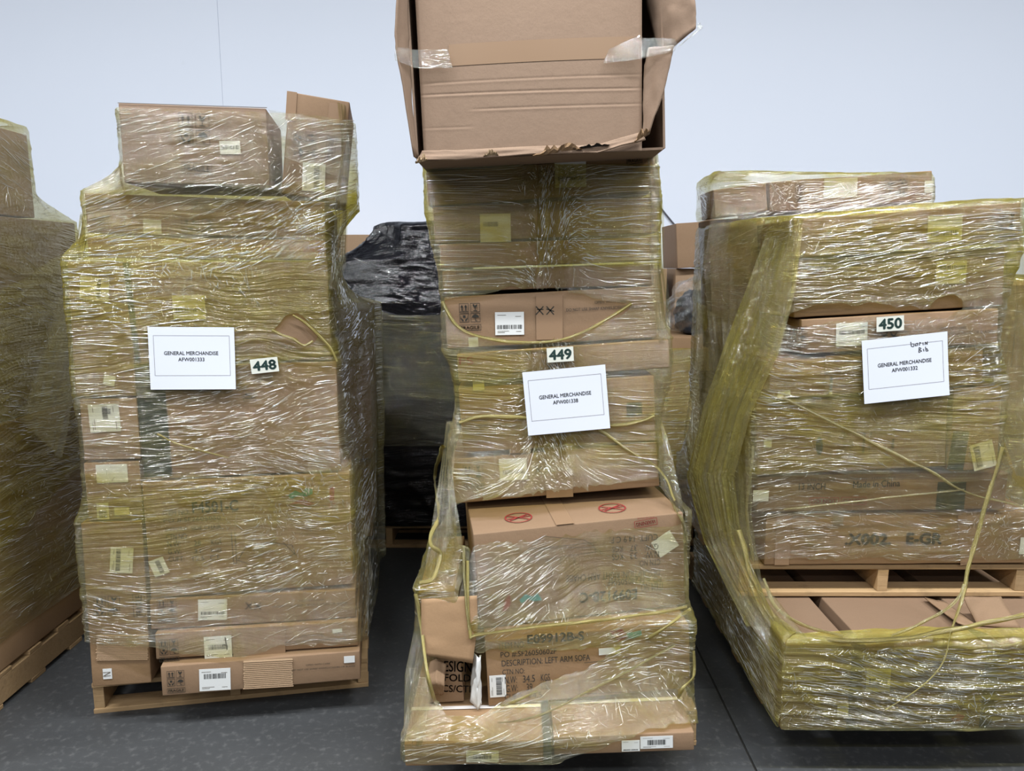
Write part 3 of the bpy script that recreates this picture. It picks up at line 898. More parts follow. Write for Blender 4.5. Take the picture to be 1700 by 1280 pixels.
b.slab('small_tag', (785, 628 + 3, 804, 648), PAPER, 2); b.slab('dark_tape_band', (1040, 668, 1066, 690), TAPE_DARK, 3); b.slab('tape', (845, 720, 880, 752), TAPE_TAN, 2)
b = B449('F', 'wide thin carton carrying the number sticker 449', [(756, 588), (1111, 562), (1113, 612), (762, 636)], 2.55, 0.72, mat=CARD_PALE)
b.text('DO NOT USE SHARP KNIVES,SCISSORS OR BLADES', (772, 614, 904, 626), INK_SOFT, 183); b.text('FS', (762, 592, 786, 606), INK_RED, 3)
b.knives(908, 604, 11)
b.slab('small_tag', (778, 560, 794, 576), PAPER, 3)
b = B449('G', 'bare carton with knife symbols showing through the torn film opening', [(736, 489), (1088, 477), (1093, 558), (742, 584)], 2.57, 0.72, mat=CARD_RED)
b.icons((762, 502, 798, 549), 2); b.label((822, 518, 870, 556), 1, code=(.06, .26, .94, .44)); b.knives(890, 509, 13)
b.text('OPEN WITH CARE', (987, 497, 1040, 504), INK, 3); b.text('DO NOT USE SHARP KNIVES,SCISSORS OR BLADES', (940, 506, 1075, 517), INK, 3); b.slab('tape', (890, 490, 934, 564), TAPE_TAN, 1)
b = B449('H', 'thin carton with upside-down care text above the film opening', [(732, 449), (1085, 436), (1088, 475), (736, 487)], 2.57, 0.72, mat=CARD_RED)
b.text('OPEN WITH CARE', (782, 455, 832, 462), INK_SOFT, 183); b.text('DO NOT USE SHARP KNIVES,SCISSORS OR BLADES', (757, 445, 872, 455), INK_SOFT, 183)
b = B449('I', 'thin carton second above the film opening of 449', [(728, 404), (1094, 392), (1090, 434), (732, 447)], 2.57, 0.72)
b = B449('J2', 'carton with square yellowed label high in the 449 load', [(714, 346), (1092, 322), (1094, 390), (724, 402)], 2.57, 0.72)
b.label((797, 355, 848, 402), 1, code=(.1, .55, .6, .72), lines=False)
b = B449('J1', 'carton shaded by the big open carton resting upon it', [(704, 285), (1086, 256), (1091, 320), (712, 344)], 2.57, 0.72)
b.label((921, 266, 973, 311), 2, code=(.1, .25, .9, .4), lines=False); b.word_box((1040, 261, 1066, 272), 'FRAGILE', 4)

# ------------------------------------------------------------------ big open carton on top of 449
b = Carton('TOP', 'big battered open carton sagging on top of the 449 load', [(684, -95), (1066, -112), (1066, 246), (704, 266)], 2.37, 0.55, 0, 930, name='open_cardboard_box', mat=CARD_BROWN, group=G449, build=False)
hw, hh, dp, t = b.w / 2, b.h, b.depth, 0.007
def panel(name, x0, x1, y0, y1, z0, z1, mat=CARD_BROWN):
    return link(name, mesh(name, *box_vf(x0, x1, y0, y1, z0, z1)), mat, b.o)
f = lambda px, py, y: (b.lp(px, py)[0], y, b.lp(px, py)[1])
panel('bottom_panel', -hw - .02, hw + .06, 0.012, dp, -0.004, 0.003)
panel('back_panel', -hw - .02, hw + .06, dp - t, dp, 0.003, hh)
panel('top_panel', -hw - .02, hw + .06, 0.012, dp, hh - t, hh)
panel('side_panel', -hw - .02 - t, -hw - .02, 0.012, dp, 0, hh)
panel('side_panel', hw + .06, hw + .06 + t, 0.012, dp, 0, hh)
def flap_y(px, py):
    """how far the big front flap bellies out at a measured point"""
    a = np.clip((px - 684) / 382.0, 0, 1); c_ = np.clip((260 - py) / 360.0, 0, 1)
    y = 0.004 - 0.016 * math.sin(math.pi * a) * (0.4 + 0.6 * math.sin(math.pi * min(1, c_ * 1.1))) 
    for (pa, pb, dp_) in CREASES:
        if pa[0] - 14 <= px <= pb[0] + 14:
            yl = pa[1] + (pb[1] - pa[1]) * (px - pa[0]) / (pb[0] - pa[0])
            fade = min(1, max(0, (px - pa[0] + 14) / 28.0)) * min(1, max(0, (pb[0] + 14 - px) / 28.0))
            t_ = (py - yl) / 1.5
            y += dp_ * fade * (math.exp(-t_ * t_) - 0.55 * math.exp(-((t_ - 2.2) / 1.4) ** 2))
    return y
CREASES = [((700, 158), (1060, 146), 0.0016), ((704, 139), (1062, 123), 0.001), ((790, 182), (1062, 172), 0.0012), ((704, 213), (780, 211), 0.0008), ((720, 30), (840, 26), 0.0006)]
pyl = np.concatenate([np.linspace(264, 112, 110), np.linspace(110, -112, 40)])
pxl = np.linspace(0, 1, 60)
rows = []
for py in pyl:
    xl = 684 + (704 - 684) * np.clip((py + 95) / 360.0, 0, 1)
    rows.append([f(xl + (1066 - xl) * a, py - 14 * a * (1 if py > 200 else 1), flap_y(xl + (1066 - xl) * a, py - 14 * a)) for a in pxl])
V_ = np.array(rows); H_, W2 = V_.shape[:2]
bk = V_ + np.array((0, 0.005, 0))
ii = np.arange(H_ * W2).reshape(H_, W2); N_ = H_ * W2
fq = [tuple(map(int, q_)) for q_ in np.stack([ii[:-1, :-1], ii[:-1, 1:], ii[1:, 1:], ii[1:, :-1]], 2).reshape(-1, 4)]
fq += [tuple(k_ + N_ for k_ in q_[::-1]) for q_ in fq]
for k_ in range(W2 - 1):
    fq += [(k_, k_ + N_, k_ + 1 + N_, k_ + 1), (N_ - W2 + k_, N_ - W2 + k_ + 1, 2 * N_ - W2 + k_ + 1, 2 * N_ - W2 + k_)]
for k_ in range(H_ - 1):
    a_, b_ = k_ * W2, k_ * W2 + W2 - 1
    fq += [(a_, a_ + W2, a_ + W2 + N_, a_ + N_), (b_, b_ + N_, b_ + W2 + N_, b_ + W2)]
link('front_flap', mesh('front_flap', np.concatenate([V_.reshape(-1, 3), bk.reshape(-1, 3)]), fq), CARD_BROWN, b.o, True)
tr_ = [[f(x_, y0_ + (1052 - x_) * 0.048, flap_y(x_, y0_) - 0.0012) for x_ in np.linspace(745, 1052, 24)] for y0_ in np.linspace(96, 60, 6)]
T_ = np.array(tr_); ii = np.arange(6 * 24).reshape(6, 24)
link('tape', mesh('tape', T_.reshape(-1, 3), [tuple(map(int, q_)) for q_ in np.stack([ii[:-1, :-1], ii[:-1, 1:], ii[1:, 1:], ii[1:, :-1]], 2).reshape(-1, 4)]), TAPE_TAN, b.o, True)
def ragged(pa, pb, hgt, y0, seed, mat):
    """strip of torn liner with a jagged rim, slightly curled"""
    rg = random.Random(seed); n_ = 14; vs, fs = [], []
    for k_ in range(n_ + 1):
        s_ = k_ / n_
        px, py = pa[0] + (pb[0] - pa[0]) * s_, pa[1] + (pb[1] - pa[1]) * s_
        up = hgt * (0.25 + 0.75 * rg.random()) * math.sin(math.pi * min(1, max(0.06, s_ * 1.0))) 
        for (dy_, yy_) in ((0, y0), (-up * .5, y0 - 0.010 * rg.random() - .002), (-up, y0 - 0.004 - 0.010 * rg.random())):
            p_ = f(px, py + dy_, yy_); vs += [p_, (p_[0], p_[1] + 0.003, p_[2])]
    for k_ in range(n_):
        a_ = k_ * 6
        for m2 in (0, 2):
            fs += [(a_ + m2, a_ + m2 + 6, a_ + m2 + 8, a_ + m2 + 2), (a_ + m2 + 1, a_ + m2 + 3, a_ + m2 + 9, a_ + m2 + 7)]
        fs += [(a_ + 4, a_ + 10, a_ + 11, a_ + 5)]
    link('torn_edge', mesh('torn_edge', vs, fs), mat, b.o)
ragged((884, 262), (965, 250), 22, -0.026, 3, CARD_TAN); ragged((803, 262), (828, 260), 12, -0.026, 4, CARD_RAW)
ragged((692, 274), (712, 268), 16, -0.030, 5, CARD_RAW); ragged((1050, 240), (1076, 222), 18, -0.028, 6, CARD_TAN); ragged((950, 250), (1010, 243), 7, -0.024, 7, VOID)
bent('lower_flap', [[f(694, 268, -.022), f(760, 268, -.024), f(880, 258, -.028), f(990, 256, -.022), f(1070, 234, -.02)], [f(702, 252, -.012), f(760, 252, -.016), f(880, 246, -.014), f(990, 242, -.014), f(1064, 222, -.006)]], 0.005, CARD_BROWN, b.o, 12, 0.006)
bent('side_flap', [[f(696, 264, .0), f(690, 262, -.03)], [f(684, 170, .0), f(674, 150, -.05)], [f(682, 100, .0), f(664, 98, -.06)], [f(678, 60, .004), f(662, 60, -.06)], [f(676, -20, .01), f(667, -20, -.05)], [f(676, -100, .01), f(668, -100, -.05)]], 0.005, CARD_BROWN, b.o, 16, 0.004)
bent('side_flap', [[f(1068, 230, .002), f(1076, 226, -.03)], [f(1070, 170, .006), f(1094, 165, -.05)], [f(1072, 110, .006), f(1108, 104, -.06)], [f(1078, 78, .006), f(1113, 86, -.06)]], 0.005, CARD_BROWN, b.o, 17, 0.006)
bent('side_flap', [[f(1098, 76, .05), f(1117, 82, -.03), f(1146, 60, -.07)], [f(1090, 30, .07), f(1112, 26, -.02), f(1146, 20, -.07)], [f(1082, -10, .08), f(1108, -14, -.01), f(1140, -14, -.06)], [f(1078, -100, .08), f(1104, -100, -.0), f(1134, -100, -.05)]], 0.005, CARD_BROWN, b.o, 18, 0.006)
cl = []
# ------------------------------------------------------------------ stack 450
G450 = 'cartons on the pallets numbered 450'
def B450(key, label, quad, d=2.5, depth=0.75, yaw=0.0, **k):
    return Carton(key, label, quad, d, depth, yaw, 1470, group=G450, **k)
pallet('floor pallet in shade under the three long cartons of 450', (1.37, 2.62, 0.0), 0, W=0.86, D=1.2, H=0.135)
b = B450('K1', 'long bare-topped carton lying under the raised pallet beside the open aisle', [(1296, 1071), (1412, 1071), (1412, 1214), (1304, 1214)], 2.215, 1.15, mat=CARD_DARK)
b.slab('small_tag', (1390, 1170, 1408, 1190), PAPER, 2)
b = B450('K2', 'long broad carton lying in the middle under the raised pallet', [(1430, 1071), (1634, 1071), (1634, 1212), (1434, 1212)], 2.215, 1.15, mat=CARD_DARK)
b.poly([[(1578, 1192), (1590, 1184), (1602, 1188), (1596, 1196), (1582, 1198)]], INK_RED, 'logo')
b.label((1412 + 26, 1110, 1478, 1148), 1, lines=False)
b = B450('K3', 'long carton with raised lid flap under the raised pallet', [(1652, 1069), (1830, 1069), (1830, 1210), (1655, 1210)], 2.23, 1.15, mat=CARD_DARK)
f = lambda px, py, y: (b.lp(px, py)[0], y, b.lp(px, py)[1])
bent('lid_flap', [[(-b.w / 2 + .0, .12, b.h + .002), (-b.w / 2 + .13, .10, b.h + .002)], [(-b.w / 2 - .015, .19, b.h + .07), (-b.w / 2 + .12, .2, b.h + .065)]], 0.004, CARD_RED, b.o, 21)
bent('lid_flap', [[(-b.w / 2 - .005, .06, b.h + .001), (-b.w / 2 - .005, .3, b.h + .001)], [(-b.w / 2 - .08, .1, b.h + .02), (-b.w / 2 - .08, .3, b.h + .015)]], 0.004, CARD_RED, b.o, 22)
PH0, PH1 = 0.457, 0.577
x0, x1 = P(1227, 965, 2.56).x, P(1706, 965, 2.56).x
pallet('raised wooden pallet resting across three long cartons in the 450 load', ((x0 + x1) / 2, 2.56, PH0), 0, W=x1 - x0, D=1.1, H=PH1 - PH0)
b = B450('G5', 'long carton printed X002 E-GR standing on the raised pallet', [(1226, 853), (1716, 849), (1716, 936), (1226, 940)], 2.55, 0.9, mat=CARD_TAN)
b.text('.X002.', (1402, 885, 1480, 905), INK, 0, 0.05); b.text('E-GR', (1504, 884, 1564, 904), INK, 0, 0.05)
b.slab('shipping_label', (1693, 892, 1712, 920), PAPER, 0)
b.slab('dark_tape_band', (1382, 852, 1400, 872), plain('grey_stain', (0.25, 0.20, 0.15), 0.6), 0); b.slab('tape', (1288, 852, 1312, 938), TAPE_TAN, 0); b.slab('tape', (1592, 850, 1606, 938), TAPE_TAN, 8)
b = B450('F5', 'carton printed 13 INCH and Made in China with red caution marks', [(1246, 789), (1672, 783), (1674, 847), (1247, 851)], 2.54, 0.85, mat=CARD_RED)
b.text('13 INCH', (1326, 802, 1370, 813), INK_SOFT, 0, 0.01); b.text('Made in China', (1416, 796, 1494, 810), INK_SOFT, 2, 0.015); b.text('CTN NUMBER:      CARTON  ITEM# 845', (1340, 775 + 16, 1486, 783 + 16), INK_GREY, 2)
b.word_box((1343, 826, 1392, 838), 'DO NOT', 0, INK_RED); b.word_box((1396, 825, 1438, 838), 'CRUSH', 0, INK_RED)
b.slab('dark_tape_band', (1555, 800, 1602, 846), TAPE_DARK, 0); b.slab('small_tag', (1250, 814, 1276, 832), PAPER, 0)
b = B450('E5', 'tall plain carton with a dark oval handhold mark in the 450 load', [(1250, 673), (1574, 646), (1574, 781), (1248, 787)], 2.52, 0.8)
hole = b.poly([[(1355 + 6 * math.cos(t) + 5, 740 + 15 * math.sin(t)) for t in np.linspace(0, 2 * math.pi, 17)[:-1]]], TAPE_DARK, 'handhold')
b.text('Q', (1394, 718, 1404, 730), INK_GREY, 0); b.text('UPSI', (1394, 732, 1416, 744), INK_GREY, 0); b.text('1  7', (1432, 718, 1446, 752), INK_GREY, 0); b.text('1', (1480, 728, 1484, 745), INK_GREY, 0)
b.slab('small_tag', (1268, 730, 1281, 743), PAPER, 0); b.slab('tape', (1268, 756, 1285, 782), TAPE_TAN, 0)
b = B450('E6', 'narrow carton with tilted label beside the dark tape of the 450 load', [(1578, 644), (1650, 640), (1672, 780), (1580, 784)], 2.50, 0.8)
b.slab('dark_tape_band', (1577, 716, 1604, 780), TAPE_DARK, -4); b.label((1613, 734, 1651, 778), 16, code=(.15, .1, .4, .9), vertical=True)
b = B450('D5', 'carton with two small torn tags below the sign reading AFW001332', [(1278, 595), (1634, 577), (1632, 642), (1276, 671)], 2.5, 0.8)
b.slab('small_tag', (1291, 650, 1301, 662), PAPER, -10); b.slab('small_tag', (1302, 648, 1312, 656), PAPER, 10); b.slab('small_tag', (1377, 625, 1382, 655), PAPER, 0); b.text('DO NOT USE SHARP', (1290, 635, 1320, 641), INK_GREY, 3); b.slab('tape', (1370, 590, 1410, 650), TAPE_TAN, 3)
b = B450('C5', 'carton with handling symbols carrying the number sticker 450', [(1298, 531), (1660, 511), (1656, 571), (1292, 592)], 2.49, 0.8, mat=CARD_RED)
b.icons((1306, 541, 1340, 579), 3); b.label((1388, 536, 1440, 574), 3, code=(.1, .5, .9, .68)); b.text('OPEN WITH CARE', (1560, 541, 1603, 548), INK_SOFT, 3); b.text('DO NOT USE SHARP KNIVES,SCISSORS OR BLADES', (1508, 548, 1648, 560), INK_SOFT, 3); b.knives(1462, 552, 12)
b = B450('BB5', 'carton with pale barcode label below the uppermost front carton of 450', [(1318, 431), (1672, 408), (1664, 509), (1310, 529)], 2.5, 0.8)
b.label((1554, 433, 1604, 471), 2, code=(.05, .6, .95, .8), lines=False)
b = B450('A5', 'uppermost front carton of 450 with square barcode label', [(1312, 365), (1696, 333), (1697, 403), (1316, 430)], 2.48, 0.8, mat=CARD_TAN)
b.label((1540, 357, 1597, 401), 3, code=(.1, .22, .88, .42), lines=False); b.icons((1654, 352, 1688, 398), 4)
b = B450('T5', 'reddish carton with blank label lying at the back top of 450', [(1277, 299), (1549, 283), (1549, 332), (1277, 354)], 2.78, 0.4, mat=CARD_RED)
b.word_box((1321, 304, 1334, 338), 'FRAGILE', 90); b.slab('shipping_label', (1368, 296, 1423, 328), PAPER, 2); b.icons((1469, 294, 1506, 327), 182, word=False); b.slab('small_tag', (1535, 300, 1549, 320), PAPER, 3)
b = B450('T6', 'greyish carton end jutting out beside the reddish top carton of 450', [(1184, 316), (1274, 300), (1274, 353), (1186, 360)], 2.76, 0.2, mat=CARD_PALE)
b = B450('LC1', 'upright carton under diagonal film behind the front cartons of 450', [(1186, 362), (1305, 356), (1290, 640), (1176, 652)], 2.82, 0.16, mat=CARD_BROWN)
b = B450('LC2', 'lower carton under diagonal film at the corner of 450', [(1178, 655), (1262, 652), (1262, 882), (1180, 884)], 2.84, 0.16, mat=CARD_BROWN)

# ------------------------------------------------------------------ loads around and behind
GBG = 'boxes stored along the wall'
pallet('wooden pallet under the film-wrapped load at the aisle edge', (-2.41, 2.20, 0.0), 0, H=0.135)
rear('NL1', 'broad lower carton of the load leaning at the aisle edge', -2.9, -1.905, 2.2, 3.40, 0.137, 1.05, 0, 'cartons beside the 448 load')
rear('NL2', 'middle carton of the aisle-edge load, printed with grey letters', -2.9, -1.92, 2.2, 3.38, 1.053, 1.82, 0, 'cartons beside the 448 load', CARD_BROWN)
rear('NL3', 'top carton of the aisle-edge load standing above the 448 load', -2.9, -1.93, 2.25, 3.12, 1.823, 2.15, 0, 'cartons beside the 448 load', CARD_PALE)
pallet('dim wooden pallet under the black film load', (-0.72, 4.22, 0.0), 0, D=1.0, H=0.135)
pallet('wooden pallet under the yellow film load near the wall', (1.05, 4.25, 0.0), 0, H=0.135)
bb = rear('YB', 'large carton under deep yellow film near the wall', 0.6, 1.55, 4.27, 5.25, 0.137, 1.235, 0, GBG, CARD_TAN)
bb.icons((1090, 640, 1112, 675), 0, word=False); bb.text('ORDER', (1090, 684, 1112, 692), INK_GREY)
rear('BX1', 'worn carton under the two leaning cartons by the wall', 1.02, 1.62, 4.75, 5.2, 1.238, 1.62, 0, GBG, CARD_PALE)
c = rear('BX2', 'reddish carton leaning out from its neighbour by the wall', 1.02, 1.19, 4.7, 5.15, 1.624, 1.90, 0, GBG, CARD_RED); c.o.rotation_euler.y = R(-4)
rear('BX3', 'reddish carton upright against the leaning carton by the wall', 1.205, 1.55, 4.7, 5.15, 1.622, 1.92, 0, GBG, CARD_RED)
rear('BX4', 'pale carton whose top shows above the black film load', -1.35, -0.75, 5.27, 5.66, 0.0, 1.85, 0, GBG, CARD_PALE)
rear('BX5', 'narrow carton with a splinter of wood between the 449 load and wall', 0.82, 0.97, 4.75, 5.1, 1.238, 1.62, 0, GBG, CARD_PALE)
pallet('wooden pallet under the load standing past the 450 load', (2.43, 2.95, 0.0), 0, H=0.135)
rear('NR1', 'lower carton under deep yellow film past the 450 load', 1.91, 2.9, 2.95, 4.0, 0.137, 0.95, 0, 'cartons past the 450 load', CARD_TAN)
rear('NR2', 'upper carton under deep yellow film past the 450 load', 1.91, 2.9, 2.95, 4.0, 0.953, 1.56, 0, 'cartons past the 450 load', CARD_TAN)

settle()
# ------------------------------------------------------------------ stretch film
def in_poly(pts, poly):
    x, y = pts[:, 0], pts[:, 1]
    r_ = np.zeros(len(pts), bool)
    n = len(poly)
    for i in range(n):
        x1_, y1_ = poly[i]; x2_, y2_ = poly[(i + 1) % n]
        c_ = ((y1_ > y) != (y2_ > y))
        with np.errstate(divide='ignore', invalid='ignore'):
            r_ ^= c_ & (x < (x2_ - x1_) * (y - y1_) / (y2_ - y1_ + 1e-12) + x1_)
    return r_

def hull2(p):
    p = sorted(set(map(tuple, np.round(p, 5))))
    def half(ps):
        h = []
        for q in ps:
            while len(h) >= 2 and (h[-1][0] - h[-2][0]) * (q[1] - h[-2][1]) - (h[-1][1] - h[-2][1]) * (q[0] - h[-2][0]) <= 0:
                h.pop()
            h.append(q)
        return h
    a, b_ = half(p), half(p[::-1])
    return np.array(a[:-1] + b_[:-1])

FILMS = {}
def wrap(key, label, boxes, zlo, zhi, cen, bands, holes=(), dz=0.0065, dx=0.006, bridge=140, amp=0.0032, mat=None, name='stretch_wrap', over=0.16, ragged=0.03, seed=1, off=0.005, base_layers=1.0, creases=0, white=0.0, front_only=False, top_slope=0.0, crease_mat=None):
    sets = [b_.corners() if hasattr(b_, 'corners') else np.array(b_) for b_ in boxes]
    allp = np.concatenate(sets)
    lo, hi = allp.min(0), allp.max(0)
    fx = np.arange(lo[0], hi[0], dx)
    sy = np.arange(lo[1], hi[1], dx * 2.0)
    bx_ = np.arange(hi[0], lo[0], -0.05)
    ref = np.concatenate([np.stack([fx, np.full(len(fx), lo[1])], 1), np.stack([np.full(len(sy), hi[0]), sy], 1),
                          np.stack([bx_, np.full(len(bx_), hi[1])], 1), np.array([[lo[0], hi[1]]]), np.stack([np.full(len(sy), lo[0]), sy[::-1]], 1)])
    c = np.array(cen)
    d = ref - c
    d /= np.linalg.norm(d, axis=1, keepdims=True)
    seg = np.linalg.norm(np.diff(np.concatenate([ref, ref[:1]]), axis=0), axis=1)
    u = np.concatenate([[0], np.cumsum(seg)[:-1]])
    zs = np.arange(zlo, zhi + dz, dz)
    n, m_ = len(zs), len(u)
    rh = np.full((n, m_), np.nan)
    cache = {}
    for i, z in enumerate(zs):
        act = tuple(k for k, s_ in enumerate(sets) if s_[:, 2].min() - dz <= z <= s_[:, 2].max() + dz)
        if not act: continue
        if act not in cache:
            H = hull2(np.concatenate([sets[k][:, :2] for k in act]))
            a = H - c; e = np.roll(H, -1, 0) - H
            den = d[:, None, 0] * e[None, :, 1] - d[:, None, 1] * e[None, :, 0]
            with np.errstate(divide='ignore', invalid='ignore'):
                t_ = (a[None, :, 0] * e[None, :, 1] - a[None, :, 1] * e[None, :, 0]) / den
                s_ = (a[None, :, 0] * d[:, None, 1] - a[None, :, 1] * d[:, None, 0]) / den
            ok = (t_ > 0) & (s_ >= -1e-6) & (s_ <= 1 + 1e-6) & (np.abs(den) > 1e-9)
            cache[act] = np.where(ok, t_, -1).max(1)
        rh[i] = cache[act]
    for i in range(1, n):
        if np.isnan(rh[i, 0]): rh[i] = rh[i - 1]
    for i in range(n - 2, -1, -1):
        if np.isnan(rh[i, 0]): rh[i] = rh[i + 1]
    rh = np.maximum(rh, 0.03)
    r = rh.copy()
    for _ in range(bridge):
        up, dn = np.roll(r, -1, 0), np.roll(r, 1, 0)
        up[-1], dn[0] = r[-1], r[0]
        r = np.maximum(rh, 0.5 * (up + dn))
    r = np.maximum(rh, (np.roll(r, 1, 1) + r + np.roll(r, -1, 1)) / 3)
    r = np.maximum(r, np.maximum(np.roll(r, 1, 1), np.roll(r, -1, 1)))
    slack = np.clip((r - rh) / 0.03, 0, 1)
    U, Z = np.meshgrid(u, zs)
    warp = (fbm(U * 1.3, Z * 1.7, seed + 3, 2) - 0.5) * 0.14
    s_ = Z + warp
    rid = 1 - np.abs(2 * fbm(U * 2.2, s_ * 26, seed + 9, 2) - 1)
    rid = np.clip((rid - 0.55) / 0.45, 0, 1) ** 2
    crm = fbm(U * 16, Z * 16, seed + 21, 3)
    fold = 1 - np.abs(2 * fbm(U * 5 + Z * 3, s_ * 7, seed + 31, 2) - 1)
    fold = np.clip((fold - 0.8) / 0.2, 0, 1)
    disp = off + amp * (rid * 1.3 + (crm - 0.3) * (0.5 + 1.2 * slack) + fold * 0.9)
    r = r + np.maximum(disp, 0.003)
    X = c[0] + r * d[None, :, 0]; Y = c[1] + r * d[None, :, 1]
    Zs = Z + top_slope * (X - (lo[0] + hi[0]) / 2) * (Z - zlo) / (zhi - zlo)
    # layers of film: overlapping bands laid in slow spirals
    wob = (fbm(U * 3, Z * 0 + 5, seed + 41, 3) - 0.5) * 0.05
    L = np.zeros_like(Z) + base_layers
    for (a, b_, sl, amt) in bands:
        zz = Z - sl * (U - U.max() * 0.15) + wob
        L += amt * np.clip((zz - a) / 0.008, 0, 1) * np.clip((b_ - zz) / 0.008, 0, 1)
    L = np.clip(L * (0.72 + 0.56 * fbm(U * 2.5, s_ * 14, seed + 51, 3)) + rid * 0.6 + fold * 0.8, 0, 5)
    V = np.stack([X, Y, Zs + (crm - .5) * 0.004], 2)
    keep = np.ones(Z.shape, bool)
    rag = zhi - ragged * fbm(u * 6, u * 0 + 3, seed + 61, 3) * 1.6
    keep &= Z <= rag[None, :] + 1e-6 if not over else keep
    px = project(V.reshape(-1, 3)).reshape(n, m_, 2)
    front = d[None, :, 1] < 0.6
    jit = (np.stack([fbm(U * 22, Z * 22, seed + 71, 3), fbm(U * 22 + 40, Z * 22, seed + 72, 3)], 2) - 0.5) * 16
    pj = (px + jit).reshape(-1, 2)
    for h_ in holes:
        keep &= ~(in_poly(pj, h_).reshape(n, m_) & front)
    Vl, Ul, Ll = [V], [np.stack([U, Z, np.full_like(U, seed * 1.37)], 2)], [L]
    if over:   # film folded over the top edge
        top_z = zs[-1]
        for k in range(1, 9):
            f_ = k / 8.0
            wgt = np.clip(-d[:, 1] * 2 - 0.6, 0, 1) if front_only else 1.0
            rr_ = r[-1] * (1 - over * f_ * wgt)
            zz = Zs[-1] + 0.012 + 0.008 * math.sin(min(1, f_ * 3) * math.pi / 2) - 0.004 * f_ + (fbm(u * 9, u * 0 + k * .6, seed + 81, 2) - .35) * 0.018
            Vl.append(np.stack([c[0] + rr_ * d[:, 0], c[1] + rr_ * d[:, 1], zz], 1)[None])
            Ul.append(np.stack([u, np.full(m_, zhi + over * f_ * .4), np.full(m_, seed * 1.37)], 1)[None])
            Ll.append(L[-1:] * 1.4 + 0.5)
        keep = np.concatenate([keep, np.repeat(keep[-1:], 8, 0)])
    V = np.concatenate(Vl); FLW = np.concatenate(Ul); L = np.concatenate(Ll)
    n = V.shape[0]
    idx = np.arange(n * m_).reshape(n, m_)
    a = idx[:-1]; b_ = np.roll(idx, -1, 1)[:-1]; c2 = np.roll(idx, -1, 1)[1:]; d2 = idx[1:]
    kq = keep[:-1] & keep[1:] & np.roll(keep, -1, 1)[:-1] & np.roll(keep, -1, 1)[1:]
    kq[:, -1] = False
    quads = np.stack([a, b_, c2, d2], 2)[kq]
    used = np.zeros(n * m_, bool); used[quads.ravel()] = True
    remap = np.cumsum(used) - 1
    quads = remap[quads]
    vv = V.reshape(-1, 3)[used]
    ed = np.sort(np.concatenate([quads[:, [0, 1]], quads[:, [1, 2]], quads[:, [2, 3]], quads[:, [3, 0]]]), axis=1)
    ue, cnt = np.unique(ed, axis=0, return_counts=True)
    rim = ue[cnt == 1]
    for _ in range(6):
        acc = np.zeros_like(vv); nb = np.zeros(len(vv))
        for a_, b2 in ((0, 1), (1, 0)):
            np.add.at(acc, rim[:, a_], vv[rim[:, b2]]); np.add.at(nb, rim[:, a_], 1)
        mv = nb == 2
        vv[mv] = 0.4 * vv[mv] + 0.6 * acc[mv] / nb[mv, None]
    me = bpy.data.meshes.new('film')
    me.vertices.add(len(vv)); me.vertices.foreach_set('co', vv.astype(np.float32).ravel())
    me.loops.add(quads.size); me.loops.foreach_set('vertex_index', quads.astype(np.int32).ravel())
    me.polygons.add(len(quads)); me.polygons.foreach_set('loop_start', np.arange(0, quads.size, 4, dtype=np.int32))
    me.update(calc_edges=True)
    set_film_attrs(me, FLW.reshape(-1, 3)[used], L.ravel()[used])
    e = tag(empty(name, (c[0], c[1], zlo)), label, 'plastic film')
    o = link('film', me, mat or FILM, None, True)
    o.parent = e
    o.matrix_parent_inverse = Matrix.Translation((-c[0], -c[1], -zlo))
    FILMS[key] = (e, vv)
    if creases:
        add_creases(e, V, U[0] if U.ndim > 1 else u, zs, keep, d, seed, creases, L, dx, dz, white, crease_mat or CREASE)
    return e

